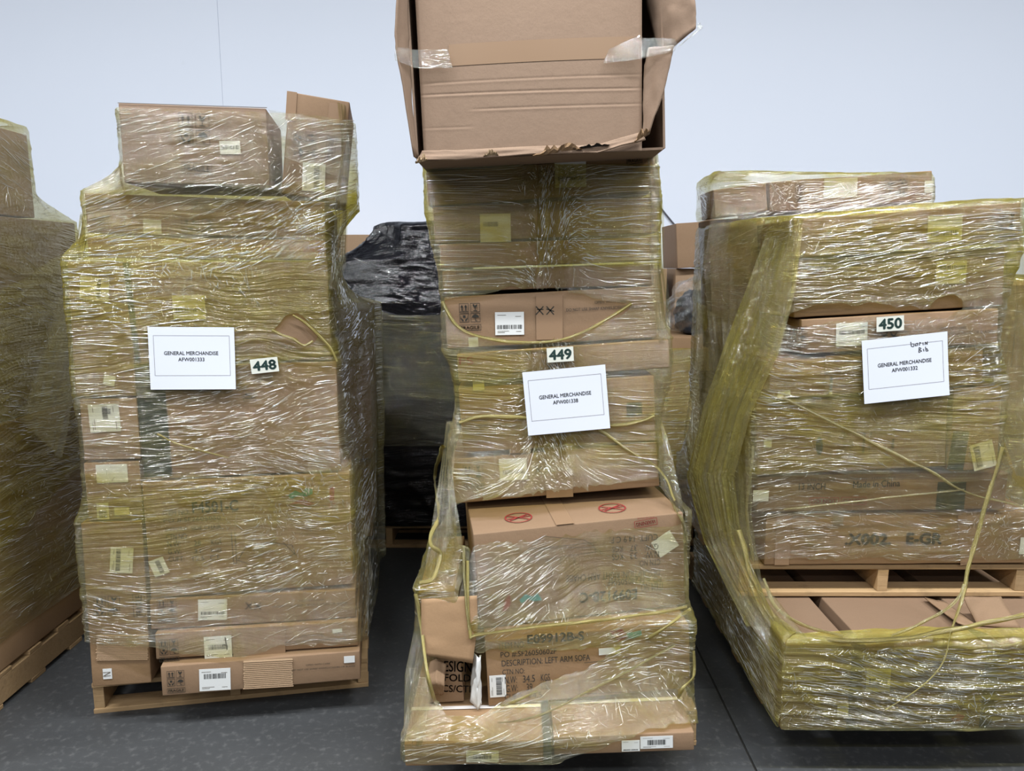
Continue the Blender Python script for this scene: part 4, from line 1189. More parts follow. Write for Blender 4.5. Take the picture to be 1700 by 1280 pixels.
FLAT_SPOTS = [(1380, 868, 1600, 920), (255, 815, 410, 950), (925, 875, 1120, 1012), (815, 1040, 1000, 1165), (1310, 785, 1510, 845), (930, 490, 1090, 525), (250, 985, 600, 1100)]
def add_creases(e, V, u, zs, keep, d, seed, count, L, dx, dz, white, cmat):
    """raised pinched folds of the film, lying along its pull; too many to count"""
    rng = np.random.default_rng(seed)
    n, m_ = len(zs), len(u)
    W = V[:n]
    du = np.gradient(W, axis=1); dv = np.gradient(W, axis=0)
    nn = np.cross(du, dv); nn /= np.maximum(np.linalg.norm(nn, axis=2, keepdims=True), 1e-9)
    flip = (nn[..., 0] * d[None, :, 0] + nn[..., 1] * d[None, :, 1]) < 0
    nn[flip] *= -1
    wt = np.where(d[:, 1] < (0.9 if white else 0.25), 1.0, 0.15)
    wt = wt * np.concatenate([np.diff(u), [dx]])
    wt /= wt.sum()
    S = 7
    ci = rng.choice(m_, count, p=wt); ri = rng.integers(0, n, count)
    uu, zz = u[ci], zs[ri]
    # density and direction come in patches
    dens = fbm(uu * 3.0, zz * 4.5, seed + 101, 3)
    ok = dens + rng.uniform(-0.18, 0.18, count) > 0.43
    uu, zz, ci, ri = uu[ok], zz[ok], ci[ok], ri[ok]
    k = len(uu)
    ang = (fbm(uu * 1.6, zz * 2.2, seed + 111, 2) - 0.5) * 1.3 + rng.normal(0, 0.09, k)
    crum = fbm(uu * 4.0, zz * 4.0, seed + 121, 2) > 0.66
    ang = np.where(crum, rng.uniform(-1.5, 1.5, k), ang)
    ln = np.exp(rng.normal(-3.15, 0.70, k)); ln = np.where(crum, ln * 0.35, ln)
    ln = np.clip(ln, 0.006, 0.22)
    wd = np.exp(rng.normal(-7.08, 0.40, k))
    crv = rng.normal(0, 0.10, k)
    t_ = np.linspace(-.5, .5, S)
    a = ang[:, None] + crv[:, None] * t_[None]
    pu = uu[:, None] + ln[:, None] * t_[None] * np.cos(a)
    pz = zz[:, None] + ln[:, None] * t_[None] * np.sin(a)
    fu = np.interp(pu.ravel(), u, np.arange(m_)).reshape(k, S)
    fz = np.clip((pz - zs[0]) / dz, 0, n - 1.001)
    iu, iz = np.clip(fu.astype(int), 0, m_ - 2), np.clip(fz.astype(int), 0, n - 2)
    gu, gz = (fu - iu)[..., None], (fz - iz)[..., None]
    bl = lambda G: (G[iz, iu] * (1 - gu) + G[iz, iu + 1] * gu) * (1 - gz) + (G[iz + 1, iu] * (1 - gu) + G[iz + 1, iu + 1] * gu) * gz
    p, nr = bl(W), bl(nn)
    good = keep[:n][iz, iu].all(1) & keep[:n][iz, iu + 1].all(1) & (pu.min(1) > u[0]) & (pu.max(1) < u[-2]) & (pz.min(1) > zs[1]) & (pz.max(1) < zs[-2])
    # where the film is pulled flat over a printed face few folds form
    mid = project(p[:, S // 2])
    for (x0, y0, x1, y1) in FLAT_SPOTS:
        ins = (mid[:, 0] > x0) & (mid[:, 0] < x1) & (mid[:, 1] > y0) & (mid[:, 1] < y1)
        good &= ~(ins & (rng.uniform(0, 1, len(good)) > 0.28))
    lay = L[:n][iz, iu][good]
    p, nr, wd = p[good], nr[good], wd[good]
    k = len(p)
    tg = np.gradient(p, axis=1); tg /= np.maximum(np.linalg.norm(tg, axis=2, keepdims=True), 1e-9)
    sd = np.cross(tg, nr); sd /= np.maximum(np.linalg.norm(sd, axis=2, keepdims=True), 1e-9)
    tap = (1 - (2 * np.abs(t_)) ** 3)[None, :, None] * wd[:, None, None]
    base = p + nr * 0.0004
    A_, B_, C_ = base - sd * tap, base + nr * tap * 1.1, base + sd * tap
    vs = np.stack([A_, B_, C_], 2).reshape(-1, 3)
    i0 = (np.arange(k)[:, None] * S + np.arange(S - 1)[None]) * 3
    q1 = np.stack([i0, i0 + 3, i0 + 4, i0 + 1], 2); q2 = np.stack([i0 + 1, i0 + 4, i0 + 5, i0 + 2], 2)
    quads = np.concatenate([q1.reshape(-1, 4), q2.reshape(-1, 4)])
    me = bpy.data.meshes.new('film_creases')
    me.vertices.add(len(vs)); me.vertices.foreach_set('co', vs.astype(np.float32).ravel())
    me.loops.add(quads.size); me.loops.foreach_set('vertex_index', quads.astype(np.int32).ravel())
    me.polygons.add(len(quads)); me.polygons.foreach_set('loop_start', np.arange(0, quads.size, 4, dtype=np.int32))
    me.update(calc_edges=True)
    set_film_attrs(me, vs, np.repeat(lay[..., None], 3, 2).reshape(-1))
    o = link('film_creases', me, cmat, None, True)
    o['kind'] = 'stuff'
    o.parent = e
    o.matrix_parent_inverse = Matrix.Translation(-e.location)

def front_y(key, x, z, rad=0.02):
    v = FILMS[key][1]
    k = (np.abs(v[:, 0] - x) < rad) & (np.abs(v[:, 2] - z) < rad)
    return v[k, 1].min() if k.any() else None

BX = ALLBOX
W448 = wrap('448', 'yellow stretch film with a torn hole around the load with two cartons on top',
     [BX[k] for k in ('R1', 'R2', 'R3', 'R4', 'R5', 'R6', 'L1', 'L2', 'L2a', 'L3', 'U1', 'U2', 'T1', 'T2', 'RR1', 'RR2')], 0.20, 2.13, (-1.05, 2.85),
     [(1.30, 1.90, 0.03, 1.3), (1.42, 1.72, -0.05, 1.0), (1.22, 1.34, 0.04, 0.8), (0.74, 0.92, -0.06, 0.9), (0.48, 0.90, 0.05, 0.9), (1.62, 1.80, 0.12, 0.7)],
     holes=[[(452, 548), (487, 523), (500, 530), (527, 552), (520, 566), (505, 572), (488, 562)],
            [(385, 1092), (262, 1080), (120, 1065), (120, 1200), (640, 1200), (640, 1062), (480, 1075)],
            [(440, 120), (600, 120), (600, 205), (540, 192), (468, 182)]],
     base_layers=0.7, seed=3, over=0, ragged=0.0, creases=13500)
W449 = wrap('449', 'yellow stretch film, torn in big openings, around the load under the open carton',
     [BX[k] for k in ('B1', 'B2', 'S', 'LB', 'C', 'D', 'E', 'F', 'G', 'H', 'I', 'J1', 'J2')], 0.15, 1.965, (0.13, 2.62),
     [(1.62, 1.98, 0.02, 1.4), (1.70, 1.90, -0.08, 0.8), (0.92, 1.25, 0.03, 1.2), (1.02, 1.12, -0.05, 0.8), (0.40, 0.62, 0.05, 0.5), (0.20, 0.46, 0.10, 0.6), (1.26, 1.36, -0.02, 0.4)],
     holes=[[(742, 494), (790, 489), (850, 479), (925, 480), (985, 497), (1045, 503), (1005, 530), (942, 560), (880, 566), (800, 560), (757, 540)],
            [(750, 838), (1098, 797), (1132, 848), (1136, 868), (900, 892), (764, 906)],
            [(708, 1050), (780, 1084), (900, 1080), (1030, 1078), (960, 1112), (860, 1150), (800, 1182), (745, 1190), (722, 1150)],
            [(940, 1262), (1030, 1232), (1120, 1206), (1190, 1200), (1190, 1290), (940, 1290)]],
     base_layers=0.95, seed=11, over=0, ragged=0.0, creases=11500)
W450 = wrap('450', 'yellow stretch film around the upper cartons of load 450',
     [BX[k] for k in ('G5', 'F5', 'E5', 'E6', 'D5', 'C5', 'BB5', 'A5', 'LC1', 'LC2')], 0.575, 1.80, (1.25, 2.92),
     [(1.50, 1.90, 0.03, 1.3), (1.58, 1.76, -0.05, 0.8), (0.95, 1.36, 0.05, 1.5), (1.05, 1.20, -0.06, 0.8), (0.80, 0.98, 0.05, 0.3)],
     holes=[[(1300, 532), (1350, 508), (1440, 505), (1545, 516), (1560, 492), (1590, 488), (1600, 512), (1575, 530), (1450, 524), (1330, 545)],
            [(1180, 935), (1220, 930), (1720, 932), (1720, 960), (1180, 960)]],
     base_layers=0.6, seed=23, over=0.12, bridge=420, top_slope=0.075, creases=11500)
W450T = wrap('450T', 'thin stretch film around the back top cartons of load 450',
     [BX[k] for k in ('T5', 'T6')], 1.80, 1.94, (1.25, 2.95), [(1.93, 2.1, 0.0, 0.8)], base_layers=0.3, creases=2500, seed=29, over=0.3, dz=0.008, dx=0.008)
W450K = wrap('450K', 'thick yellow stretch film band around the three long bottom cartons',
     [BX[k] for k in ('K1', 'K2', 'K3')], 0.165, 0.455, (1.5, 2.7), [(0.1, 0.5, 0.0, 1.2), (0.30, 0.5, 0.03, 0.8)],
     holes=[[(1660, 1040), (1800, 1030), (1800, 1062), (1660, 1062)]], base_layers=1.2, seed=37, over=0.16, front_only=True, amp=0.006, creases=7000)
wrap('NL', 'streaked yellow stretch film on the load at the aisle edge', [BX[k] for k in ('NL1', 'NL2', 'NL3')], 0.25, 2.155, (-2.4, 2.75),
     [(1.2, 1.75, 0.05, 0.8), (0.3, 1.2, 0.35, 2.0), (0.6, 0.9, -0.3, 1.0), (1.85, 2.0, 0.1, 0.8)], base_layers=1.0, seed=43, dz=0.009, dx=0.009, bridge=300, over=0.1, creases=10000, white=1.0)
wrap('YB', 'deep yellow stretch film on the carton near the wall', [BX['YB']], 0.14, 1.21, (1.07, 4.75), [(0, 2, 0, 2.5)], base_layers=2.2, seed=47, dz=0.012, dx=0.012, over=0, creases=2500)
wrap('NR', 'deep yellow stretch film past the 450 load', [BX['NR1'], BX['NR2']], 0.14, 1.56, (2.4, 3.4), [(0, 1.2, 0.1, 2.0)], base_layers=2.6, seed=53, dz=0.012, dx=0.012, over=0.1, creases=2500, white=1.0)

# black film load
def cube_pts(x0, x1, y0, y1, z0, z1):
    return [(x, y, z) for x in (x0, x1) for y in (y0, y1) for z in (z0, z1)]
wrap('BLK', 'glossy black plastic film load sagging between loads 448 and 449',
     [cube_pts(-1.25, -0.25, 4.22, 5.2, 0.136, 1.42), cube_pts(-1.0, -0.28, 4.3, 5.1, 1.42, 1.66), cube_pts(-0.60, -0.30, 4.4, 5.0, 1.62, 1.84)], 0.137, 1.86, (-0.48, 4.7),
     [], mat=BLACKFILM, name='black_wrapped_load', seed=59, dz=0.012, dx=0.012, bridge=220, amp=0.008, over=0.9, creases=1500, crease_mat=BLACKCREASE)
wrap('BLKY', 'dim yellow stretch film bands around the black film load', [cube_pts(-1.275, -0.225, 4.195, 5.225, 0.5, 1.40)], 0.62, 1.40, (-0.75, 4.7),
     [(1.15, 1.5, 0, 1.2), (0.9, 1.2, 0, 0.8)], base_layers=1.2, seed=61, dz=0.012, dx=0.012, over=0, mat=FILM_THIN)
# ------------------------------------------------------------------ paper signs and number stickers
def sign(key, label, quad, d, lines, name='paper_sign', extra=None):
    cen = P(sum(q[0] for q in quad) / 4, sum(q[1] for q in quad) / 4, d)
    s_ = Carton.__new__(Carton)
    n = Vector((0, 1, 0))
    ys = []
    for q in quad + [(sum(q[0] for q in quad) / 4, sum(q[1] for q in quad) / 4)]:
        p = P(q[0], q[1], d)
        y = front_y(key, p.x, p.z)
        if y is not None: ys.append(y)
    n = Vector((-math.sin(R(YA)), math.cos(R(YA)), 0)) if key == '448' else Vector((0, 1, 0))
    if key == '448':
        y0 = 1e9
        v = FILMS[key][1]
        a = [P(q[0], q[1], d) for q in quad]
        xm, xM, zm, zM = min(p.x for p in a), max(p.x for p in a), min(p.z for p in a), max(p.z for p in a)
        k = (v[:, 0] > xm) & (v[:, 0] < xM) & (v[:, 2] > zm) & (v[:, 2] < zM) & (v[:, 1] < d + 0.3)
        off = np.percentile((v[k] - np.array(cen)) @ np.array(n), 4)
        o = cen + n * float(off - 0.002)
    else:
        v = FILMS[key][1]
        a = [P(q[0], q[1], d) for q in quad]
        xm, xM, zm, zM = min(p.x for p in a), max(p.x for p in a), min(p.z for p in a), max(p.z for p in a)
        k = (v[:, 0] > xm) & (v[:, 0] < xM) & (v[:, 2] > zm) & (v[:, 2] < zM) & (v[:, 1] < d + 0.3)
        o = Vector((cen.x, float(np.percentile(v[k, 1], 4)) - 0.002, cen.z))
    tl, tr, br, bl = (on_plane(px, py, o, n) for px, py in quad)
    ux = ((tr - tl) + (br - bl)).normalized()
    uz = ux.cross(n).normalized()
    if uz.z < 0: uz = -uz
    wd = ((tr - tl).length + (br - bl).length) / 2
    ht = (abs((tl - bl).dot(uz)) + abs((tr - br).dot(uz))) / 2
    cen = (tl + tr + br + bl) / 4
    base = cen - uz * ht / 2
    M = Matrix(((ux.x, n.x, uz.x, base.x), (ux.y, n.y, uz.y, base.y), (ux.z, n.z, uz.z, base.z), (0, 0, 0, 1)))
    e = empty(name); e.matrix_world = M
    tag(e, label, 'sign' if name == 'paper_sign' else 'sticker')
    F_ = Face(e, M)
    # gently curled sheet
    nx, nz = 14, 10
    vs, fs = [], []
    curl = 0.004 if name == 'paper_sign' else 0.0005
    def yy(a, b_):
        return -0.003 - curl * ((1 - b_) ** 2) * (0.4 + a) 
    for j in range(nz + 1):
        for i in range(nx + 1):
            vs.append(((i / nx - .5) * wd, yy(i / nx, j / nz), j / nz * ht))
    for j in range(nz):
        for i in range(nx):
            a_ = j * (nx + 1) + i
            fs.append((a_, a_ + 1, a_ + nx + 2, a_ + nx + 1))
    nv = len(vs)
    vs += [(x, y + 0.0006, z) for x, y, z in vs]
    fs += [tuple(i + nv for i in f_[::-1]) for f_ in fs]
    sh = link('sheet', mesh('sheet', vs, fs), SHEET if name == 'paper_sign' else STICKER, e, True)
    def put(pn, pts2, faces, mat):
        return link(pn, mesh(pn, [((a - .5) * wd, yy(a, b_) - 0.0007, b_ * ht) for a, b_ in pts2], faces), mat, e)
    for (body, x0, z0, x1, z1, bold) in lines:
        uv, tf = text_mesh(body, bold)
        put('printed_text', [(x0 + p[0] * (x1 - x0), z0 + p[1] * (z1 - z0)) for p in uv], tf, INK if name == 'paper_sign' else STICKER_INK)
    if name == 'paper_sign':
        pts2, faces = [], []
        N = 16
        for (x0, z0, x1, z1) in ((.06, .225, .94, .225), (.06, .865, .94, .865), (.06, .225, .06, .865), (.94, .225, .94, .865)):
            hz = abs(z1 - z0) < 1e-6
            for k in range(N):
                t0, t1 = k / N, (k + 1) / N
                i = len(pts2)
                a0, b0 = x0 + (x1 - x0) * t0, z0 + (z1 - z0) * t0
                a1, b1 = x0 + (x1 - x0) * t1, z0 + (z1 - z0) * t1
                ex, ez = (0, .002) if hz else (.0015, 0)
                pts2 += [(a0 - ex, b0 - ez), (a1 - ex if not hz else a1, b1 - ez if hz else b1), (a1 + ex, b1 + ez), (a0 + ex, b0 + ez)]
                faces.append((i, i + 1, i + 2, i + 3))
        put('printed_border', pts2, faces, INK_GREY)
    if extra: extra(put)
    return e
GM = ('GENERAL MERCHANDISE', .175, .555, .805, .615, 0.012)
sign('448', 'white paper sign reading GENERAL MERCHANDISE AFW001333', [(248, 543), (390, 543), (391, 646), (248, 646)], 2.5, [GM, ('AFW001333', .335, .455, .64, .515, 0.012)])
sign('449', 'white paper sign reading GENERAL MERCHANDISE AFW001338', [(868, 618), (1005, 605), (1012, 710), (876, 723)], 2.5, [GM, ('AFW001338', .335, .455, .64, .515, 0.012)])
def scribble(put):
    S = [[(.57, .90), (.575, .83), (.60, .82), (.61, .86), (.585, .87)], [(.63, .865), (.62, .83), (.65, .835), (.65, .87), (.63, .865)], [(.67, .83), (.675, .88), (.69, .86)],
         [(.71, .87), (.715, .83)], [(.735, .83), (.74, .875), (.76, .83), (.765, .88)], [(.66, .72), (.665, .80), (.69, .78), (.668, .76), (.695, .74), (.66, .72)], [(.715, .77), (.72, .73)], [(.74, .80), (.745, .73), (.77, .73), (.755, .77), (.74, .75)]]
    pts2, faces = [], []
    for pl_ in S:
        for (a, b_), (c_, d_) in zip(pl_[:-1], pl_[1:]):
            t_ = np.array((c_ - a, d_ - b_)); t_ = t_ / (np.linalg.norm(t_) + 1e-9); n_ = np.array((-t_[1], t_[0])) * .0045
            i = len(pts2)
            pts2 += [(a - n_[0], b_ - n_[1]), (c_ - n_[0], d_ - n_[1]), (c_ + n_[0], d_ + n_[1]), (a + n_[0], b_ + n_[1])]
            faces.append((i, i + 1, i + 2, i + 3))
    put('handwriting', pts2, faces, INK)
sign('450', 'white paper sign reading GENERAL MERCHANDISE AFW001332 with handwriting', [(1428, 566), (1571, 550), (1575, 655), (1436, 670)], 2.45, [GM, ('AFW001332', .335, .455, .64, .515, 0.012)], extra=scribble)
sign('448', 'black number sticker 448 beside the AFW001333 sign', [(415, 597), (461, 592), (463, 616), (418, 621)], 2.5, [('448', .07, .16, .93, .86, 0.035)], 'number_sticker')
sign('449', 'black number sticker above the sign ending 338, on the narrow tower under the open carton', [(907, 578), (952, 575), (952, 599), (909, 602)], 2.5, [('449', .07, .14, .93, .88, 0.035)], 'number_sticker')
sign('450', 'black number sticker above the handwritten-on paper sign', [(1454, 527), (1500, 523), (1500, 548), (1455, 551)], 2.45, [('450', .07, .14, .93, .88, 0.035)], 'number_sticker')

# ------------------------------------------------------------------ gathered film: ropes along torn edges, loose curtains
def rope(key, pts, d, rad=0.006, mat=None, seed=0, snap=True, dens=3.0, name='film_rope', flat=0.55, ymax=None):
    """twisted strand of film through photograph points lying on the wrap"""
    e, v = FILMS[key]
    rad *= 0.6
    W_ = []
    for p in pts:
        dd = p[2] if len(p) > 2 else d
        q = P(p[0], p[1], dd)
        if snap and len(p) < 3:
            for _ in range(3):
                y = front_y(key, q.x, q.z, 0.018)
                if y is None: break
                q = P(p[0], p[1], y)
            q.y -= 0.004
        W_.append(np.array(q))
    W_ = np.array(W_)
    # resample with Catmull-Rom
    n = len(W_)
    ext = np.concatenate([[2 * W_[0] - W_[1]], W_, [2 * W_[-1] - W_[-2]]])
    C_ = []
    for i in range(n - 1):
        p0, p1, p2, p3 = ext[i:i + 4]
        for t_ in np.linspace(0, 1, 12, endpoint=False):
            C_.append(0.5 * ((2 * p1) + (-p0 + p2) * t_ + (2 * p0 - 5 * p1 + 4 * p2 - p3) * t_ ** 2 + (-p0 + 3 * p1 - 3 * p2 + p3) * t_ ** 3))
    C_.append(W_[-1]); C_ = np.array(C_)
    N, K = len(C_), 9
    L_ = np.concatenate([[0], np.cumsum(np.linalg.norm(np.diff(C_, axis=0), axis=1))])
    T_ = np.gradient(C_, axis=0); T_ /= np.maximum(np.linalg.norm(T_, axis=1, keepdims=True), 1e-9)
    vs, fl_, ly, fs = [], [], [], []
    for i in range(N):
        t_ = T_[i]
        s1 = np.cross(t_, (0, 1, 0)); s1 /= np.linalg.norm(s1) + 1e-9
        s2 = np.cross(s1, t_)
        tw = L_[i] * 9 + seed
        rr_ = rad * (0.55 + 0.9 * float(fbm(np.array(L_[i] * 16 + seed * 3.1), np.array(seed * 1.7), seed, 3)))
        wob = (float(vnoise(np.array(L_[i] * 14), np.array(seed * 2.2), 5)) - .5) * rad * 1.2
        for k in range(K):
            a = 2 * math.pi * k / K
            x_, y_ = math.cos(a) * rr_ * (1 + .35 * math.cos(3 * a + tw)), math.sin(a) * rr_ * flat
            vs.append(C_[i] + s1 * (x_ + wob) + s2 * y_)
            fl_.append((a * rad * 2, L_[i], seed)); ly.append(dens)
        if i:
            for k in range(K):
                a, b_ = (i - 1) * K + k, (i - 1) * K + (k + 1) % K
                fs.append((a, b_, b_ + K, a + K))
    me = mesh(name, vs, fs)
    set_film_attrs(me, np.array(fl_)[:, [1, 0, 2]], np.array(ly))
    o = link(name, me, mat or ROPE, None, True)
    o.parent = e
    o.matrix_parent_inverse = e.matrix_world.inverted() if e.matrix_world != Matrix.Identity(4) else Matrix.Translation(-e.location)
    return o

def curtain(key, A, B, layers=1.6, amp=0.012, seed=1, n=70, m_=60, name='loose_film', mat=None, pleat=26.0, across=True):
    """loose sheet of film hung between two lines of (px, py, depth) points, pleated along its pull"""
    e, v = FILMS[key]
    def line(L_):
        W_ = np.array([P(*p) for p in L_])
        t_ = np.linspace(0, len(W_) - 1, n)
        i = np.clip(np.floor(t_).astype(int), 0, len(W_) - 2); f_ = (t_ - i)[:, None]
        f_ = f_ * f_ * (3 - 2 * f_) * .5 + f_ * .5
        return W_[i] * (1 - f_) + W_[i + 1] * f_
    a, b_ = line(A), line(B)
    s_ = np.linspace(0, 1, m_)[None, :, None]
    G = a[:, None] * (1 - s_) + b_[:, None] * s_
    du, dv = np.gradient(G, axis=1), np.gradient(G, axis=0)
    nn = np.cross(du, dv); nn /= np.maximum(np.linalg.norm(nn, axis=2, keepdims=True), 1e-9)
    nn[nn[..., 1] > 0] *= -1
    S_, T_ = np.meshgrid(np.linspace(0, 1, m_), np.linspace(0, 1, n))
    # pleats run along the lines A->... (T) if across else along S
    w1, w2 = (S_, T_) if across else (T_, S_)
    pl_ = fbm(w1 * pleat, w2 * 2.0, seed, 3) - .5
    G = G + nn * (pl_ * amp * 2)[..., None]
    lenT = np.linalg.norm(a[-1] - a[0]); lenS = np.linalg.norm(b_[n // 2] - a[n // 2])
    fl_ = np.stack([w2 * (lenT if across else lenS), w1 * (lenS if across else lenT), np.full_like(S_, seed * 1.9)], 2)
    L_ = layers * (0.55 + 0.9 * fbm(w1 * pleat * .6, w2 * 1.5, seed + 4, 2))
    idx = np.arange(n * m_).reshape(n, m_)
    fs = np.stack([idx[:-1, :-1], idx[:-1, 1:], idx[1:, 1:], idx[1:, :-1]], 2).reshape(-1, 4)
    me = mesh(name, G.reshape(-1, 3), [tuple(map(int, f_)) for f_ in fs])
    set_film_attrs(me, fl_.reshape(-1, 3), L_.ravel())
    o = link(name, me, mat or FILM, None, True)
    o.parent = e
    o.matrix_parent_inverse = Matrix.Translation(-e.location)
    return o

# 448
rope('448', [(452, 548), (468, 556), (487, 563), (505, 573), (520, 566)], 2.5, 0.007, seed=1)
rope('448', [(487, 523), (505, 534), (527, 553), (548, 575), (560, 600)], 2.5, 0.006, seed=2)
rope('448', [(262, 720), (300, 738), (380, 760)], 2.5, 0.005, seed=3)
curtain('448', [(134, 350, 2.6), (118, 450, 2.58), (80, 560, 2.62), (35, 700, 2.7)], [(143, 400, 2.56), (125, 520, 2.57), (125, 640, 2.56), (100, 760, 2.6)], 0.9, 0.01, 3, pleat=14)
curtain('448', [(140, 318, 2.5), (205, 280, 2.52)], [(140, 330, 2.5), (235, 318, 2.5)], 0.7, 0.004, 5, n=20, m_=20)
curtain('448', [(445, 182, 2.53), (465, 215, 2.55), (470, 260, 2.56)], [(578, 205, 2.62), (580, 245, 2.62), (578, 300, 2.62)], 0.35, 0.008, 7, n=40, m_=50, across=False, pleat=12)
curtain('448', [(575, 175, 2.63), (582, 250, 2.66), (578, 330, 2.64), (576, 430, 2.66), (560, 480, 2.66)], [(560, 170, 2.59), (566, 250, 2.60), (556, 330, 2.60), (552, 430, 2.62), (548, 480, 2.6)], 0.8, 0.014, 9, n=70, m_=24)
# 449
rope('449', [(735, 500), (757, 540), (800, 560), (880, 568), (942, 561), (1005, 531), (1048, 503)], 2.5, 0.0075, seed=11)
rope('449', [(762, 700), (820, 690), (1000, 705), (1060, 700), (1086, 690)], 2.5, 0.008, seed=13)
rope('449', [(985, 705), (1040, 745), (1095, 780), (1120, 830)], 2.5, 0.007, seed=14)
rope('449', [(775, 930), (780, 1048), (800, 1052), (940, 1034), (1080, 1018), (1140, 1006)], 2.3, 0.008, seed=15)
rope('449', [(770, 905), (772, 980), (780, 1045)], 2.3, 0.006, seed=16, dens=2)
rope('449', [(1146, 1010), (1080, 1056), (960, 1115), (860, 1160), (800, 1182), (745, 1192), (718, 1150), (700, 1040), (690, 985)], 2.2, 0.0085, seed=17)
rope('449', [(745, 1192), (860, 1195), (990, 1140), (1120, 1070)], 2.2, 0.006, seed=18, dens=2)
rope('449', [(1150, 1080), (1152, 1120), (1128, 1150), (1122, 1190)], 2.2, 0.008, seed=19)
rope('449', [(735, 740), (722, 790), (728, 850), (715, 900), (732, 920), (720, 960), (697, 968)], 2.55, 0.011, seed=20)
curtain('449', [(1092, 690, 2.62), (1112, 740, 2.56), (1130, 820, 2.45), (1142, 900, 2.36), (1140, 1000, 2.36)], [(1084, 690, 2.56), (1092, 740, 2.55), (1098, 810, 2.52), (1132, 860, 2.38), (1140, 960, 2.34)], 1.6, 0.012, 13)
curtain('449', [(742, 700, 2.6), (728, 800, 2.55), (705, 960, 2.4), (672, 1120, 2.2), (670, 1240, 2.08)], [(756, 700, 2.55), (750, 800, 2.5), (765, 900, 2.34), (722, 1120, 2.25), (700, 1240, 2.06)], 1.4, 0.010, 15)
curtain('449', [(1090, 250, 2.58), (1100, 350, 2.6), (1100, 430, 2.6), (1112, 520, 2.6), (1112, 570, 2.56)], [(1076, 250, 2.545), (1082, 350, 2.545), (1080, 430, 2.545), (1088, 520, 2.545), (1096, 570, 2.545)], 1.0, 0.012, 17, m_=24)
# 450
rope('450K', [(1226, 880, 2.5), (1250, 960, 2.45), (1290, 1030, 2.36), (1345, 1058, 2.24), (1420, 1064, 2.2), (1500, 1060, 2.2), (1560, 1048, 2.2), (1630, 1036, 2.2), (1700, 1022, 2.2)], 2.2, 0.013, seed=31)
rope('450K', [(1268, 960, 2.47), (1290, 1010, 2.4), (1340, 1040, 2.3), (1400, 1056, 2.2)], 2.2, 0.008, seed=32, dens=2)
rope('450K', [(1664, 742, 2.42), (1640, 830, 2.42), (1612, 930, 2.40), (1595, 1000, 2.34), (1578, 1050, 2.2)], 2.2, 0.011, seed=33)
rope('450K', [(1578, 1048, 2.19), (1566, 1098, 2.18), (1530, 1140, 2.18), (1470, 1178, 2.18)], 2.2, 0.003, seed=34)
rope('450K', [(1600, 970, 2.34), (1586, 1000, 2.3), (1540, 1030, 2.25), (1480, 1056, 2.2)], 2.2, 0.008, seed=35, dens=2)
rope('450', [(1300, 660), (1420, 720), (1540, 780), (1600, 815), (1700, 842)], 2.45, 0.006, seed=36, dens=2)
rope('450', [(1300, 845), (1450, 828), (1600, 812)], 2.45, 0.005, seed=37, dens=1.5)
rope('450', [(1250, 740), (1240, 850), (1250, 930)], 2.45, 0.008, seed=38, dens=1.5)
curtain('450', [(1332, 362, 2.45), (1320, 480, 2.43), (1292, 590, 2.43), (1248, 690, 2.47), (1220, 790, 2.53), (1232, 900, 2.5), (1290, 1040, 2.32)], [(1284, 360, 2.56), (1240, 480, 2.56), (1200, 580, 2.6), (1165, 680, 2.66), (1140, 790, 2.70), (1170, 900, 2.66), (1240, 1040, 2.45)], 3.0, 0.010, 19, n=160, m_=80, pleat=34)
curtain('450', [(1186, 330, 2.74), (1168, 430, 2.74), (1178, 540, 2.74), (1190, 640, 2.72), (1240, 760, 2.6)], [(1275, 356, 2.7), (1250, 430, 2.66), (1240, 540, 2.6), (1240, 640, 2.56), (1262, 760, 2.5)], 0.9, 0.014, 21, n=110, m_=50, pleat=18)
curtain('450', [(1158, 500, 2.86), (1150, 620, 2.8), (1135, 720, 2.76), (1160, 850, 2.7), (1200, 960, 2.55), (1300, 1130, 2.24)], [(1240, 560, 2.6), (1245, 660, 2.52), (1246, 760, 2.5), (1246, 860, 2.48), (1262, 960, 2.44), (1340, 1062, 2.21)], 1.6, 0.016, 25, n=140, m_=60, pleat=20)
curtain('450', [(1660, 400, 2.5), (1668, 520, 2.52), (1640, 650, 2.5), (1690, 790, 2.5)], [(1700, 330, 2.5), (1720, 480, 2.7), (1720, 650, 2.75), (1740, 800, 2.6)], 1.3, 0.012, 27, n=90, m_=40, pleat=16)
# ------------------------------------------------------------------ clear tape on the big open carton
bt = ALLBOX['TOP']
def clear_patch(rows, seed):
    A = np.array(rows, float)
    o = bent('clear_tape', rows, 0.0004, CLEAR, bt.o, seed, 0.006)
    me = o.data
    co = np.array([v.co[:] for v in me.vertices])
    set_film_attrs(me, np.stack([co[:, 0] * 1.5, co[:, 2] * 1.5, np.full(len(co), seed)], 1), np.zeros(len(co)))
f = lambda px, py, y: (bt.lp(px, py)[0], y, bt.lp(px, py)[1])
clear_patch([[f(662, 110, -.066), f(690, 116, -.02), f(752, 116, -.018)], [f(661, 98, -.068), f(690, 100, -.022), f(748, 98, -.019)], [f(664, 88, -.066), f(690, 86, -.02), f(745, 84, -.018)]], 3)
clear_patch([[f(1000, 108, -.018), f(1040, 104, -.02), f(1068, 100, -.025), f(1112, 96, -.07)], [f(1010, 84, -.018), f(1040, 80, -.02), f(1068, 84, -.025), f(1116, 84, -.07)], [f(1050, 66, -.018), f(1060, 62, -.02), f(1068, 66, -.02), f(1112, 76, -.07)]], 4)
clear_patch([[f(1110, 96, -.07), f(1130, 80, -.075)], [f(1146, 62, -.078), f(1156, 60, -.078)], [f(1148, 52, -.075), f(1152, 52, -.075)]], 5)

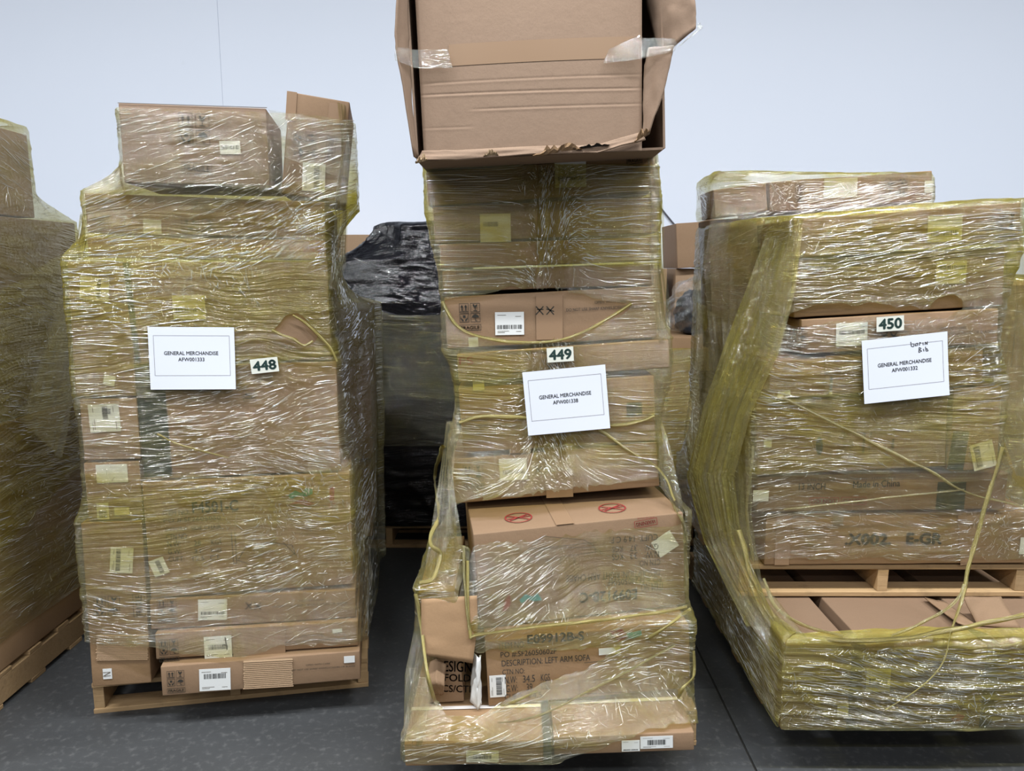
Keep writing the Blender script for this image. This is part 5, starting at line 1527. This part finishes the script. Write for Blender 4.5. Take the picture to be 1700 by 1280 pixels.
# ------------------------------------------------------------------ bag on the yellow load, splinter, wall cord
def blob(name, cen, rad, mat, parent, seed, amp=0.18, n=28, film=False):
    vs, fs = [], []
    for j in range(n + 1):
        ph = math.pi * j / n
        for i in range(2 * n):
            th = math.pi * i / n
            dv = np.array((math.sin(ph) * math.cos(th), math.sin(ph) * math.sin(th), math.cos(ph)))
            r_ = 1 + amp * (float(fbm(np.array(dv[0] * 3 + dv[1] * 2 + seed), np.array(dv[2] * 3 + dv[1] * 1.3 + seed), seed, 4)) - .5) * 2
            p = dv * r_ * np.array(rad)
            p[2] = max(p[2], -rad[2] * 0.8)
            vs.append(p)
    for j in range(n):
        for i in range(2 * n):
            a, b_ = j * 2 * n + i, j * 2 * n + (i + 1) % (2 * n)
            fs.append((a, b_, b_ + 2 * n, a + 2 * n))
    me = mesh(name, vs, fs)
    if film:
        co = np.array(vs)
        set_film_attrs(me, co + seed, np.zeros(len(co)))
    o = link(name, me, mat, parent, True)
    o.location = cen
    return o
bp = P(1140, 545, 4.5)
bag = tag(empty('plastic_bag', (bp.x + 0.03, 4.5, 1.237)), 'clear plastic bag of dark goods on the yellow film load', 'bag')
blob('bag_film', (0, 0, 0.145), (0.15, 0.17, 0.17), CLEAR, bag, 3, amp=0.42, n=44, film=True)
blob('dark_contents', (0.01, 0, 0.11), (0.11, 0.11, 0.13), plain('dark_goods', (0.02, 0.025, 0.035), 0.35), bag, 5, amp=0.5)
def tube(name, pts, r_, mat, K=7):
    vs, fs = [], []
    A = np.array(pts, float)
    T_ = np.gradient(A, axis=0)
    for i, p in enumerate(A):
        t_ = T_[i] / np.linalg.norm(T_[i])
        s1 = np.cross(t_, (0, 1, 0.01)); s1 /= np.linalg.norm(s1); s2 = np.cross(s1, t_)
        for k in range(K):
            a = 2 * math.pi * k / K
            vs.append(p + r_ * (math.cos(a) * s1 + math.sin(a) * s2))
        if i:
            for k in range(K):
                a, b_ = (i - 1) * K + k, (i - 1) * K + (k + 1) % K
                fs.append((a, b_, b_ + K, a + K))
    return link(name, mesh(name, vs, fs), mat, None, True)
cp = [P(1062 + 66 * t_, 290 + 92 * t_ + 6 * math.sin(t_ * math.pi), WALL_Y - 0.012) for t_ in np.linspace(0, 1, 12)]
tag(tube('wall_cord', [c_[:] for c_ in cp], 0.006, CORDMAT), 'thin dark cord running down the white wall beside load 449', 'cord')

bpy.context.view_layer.update()
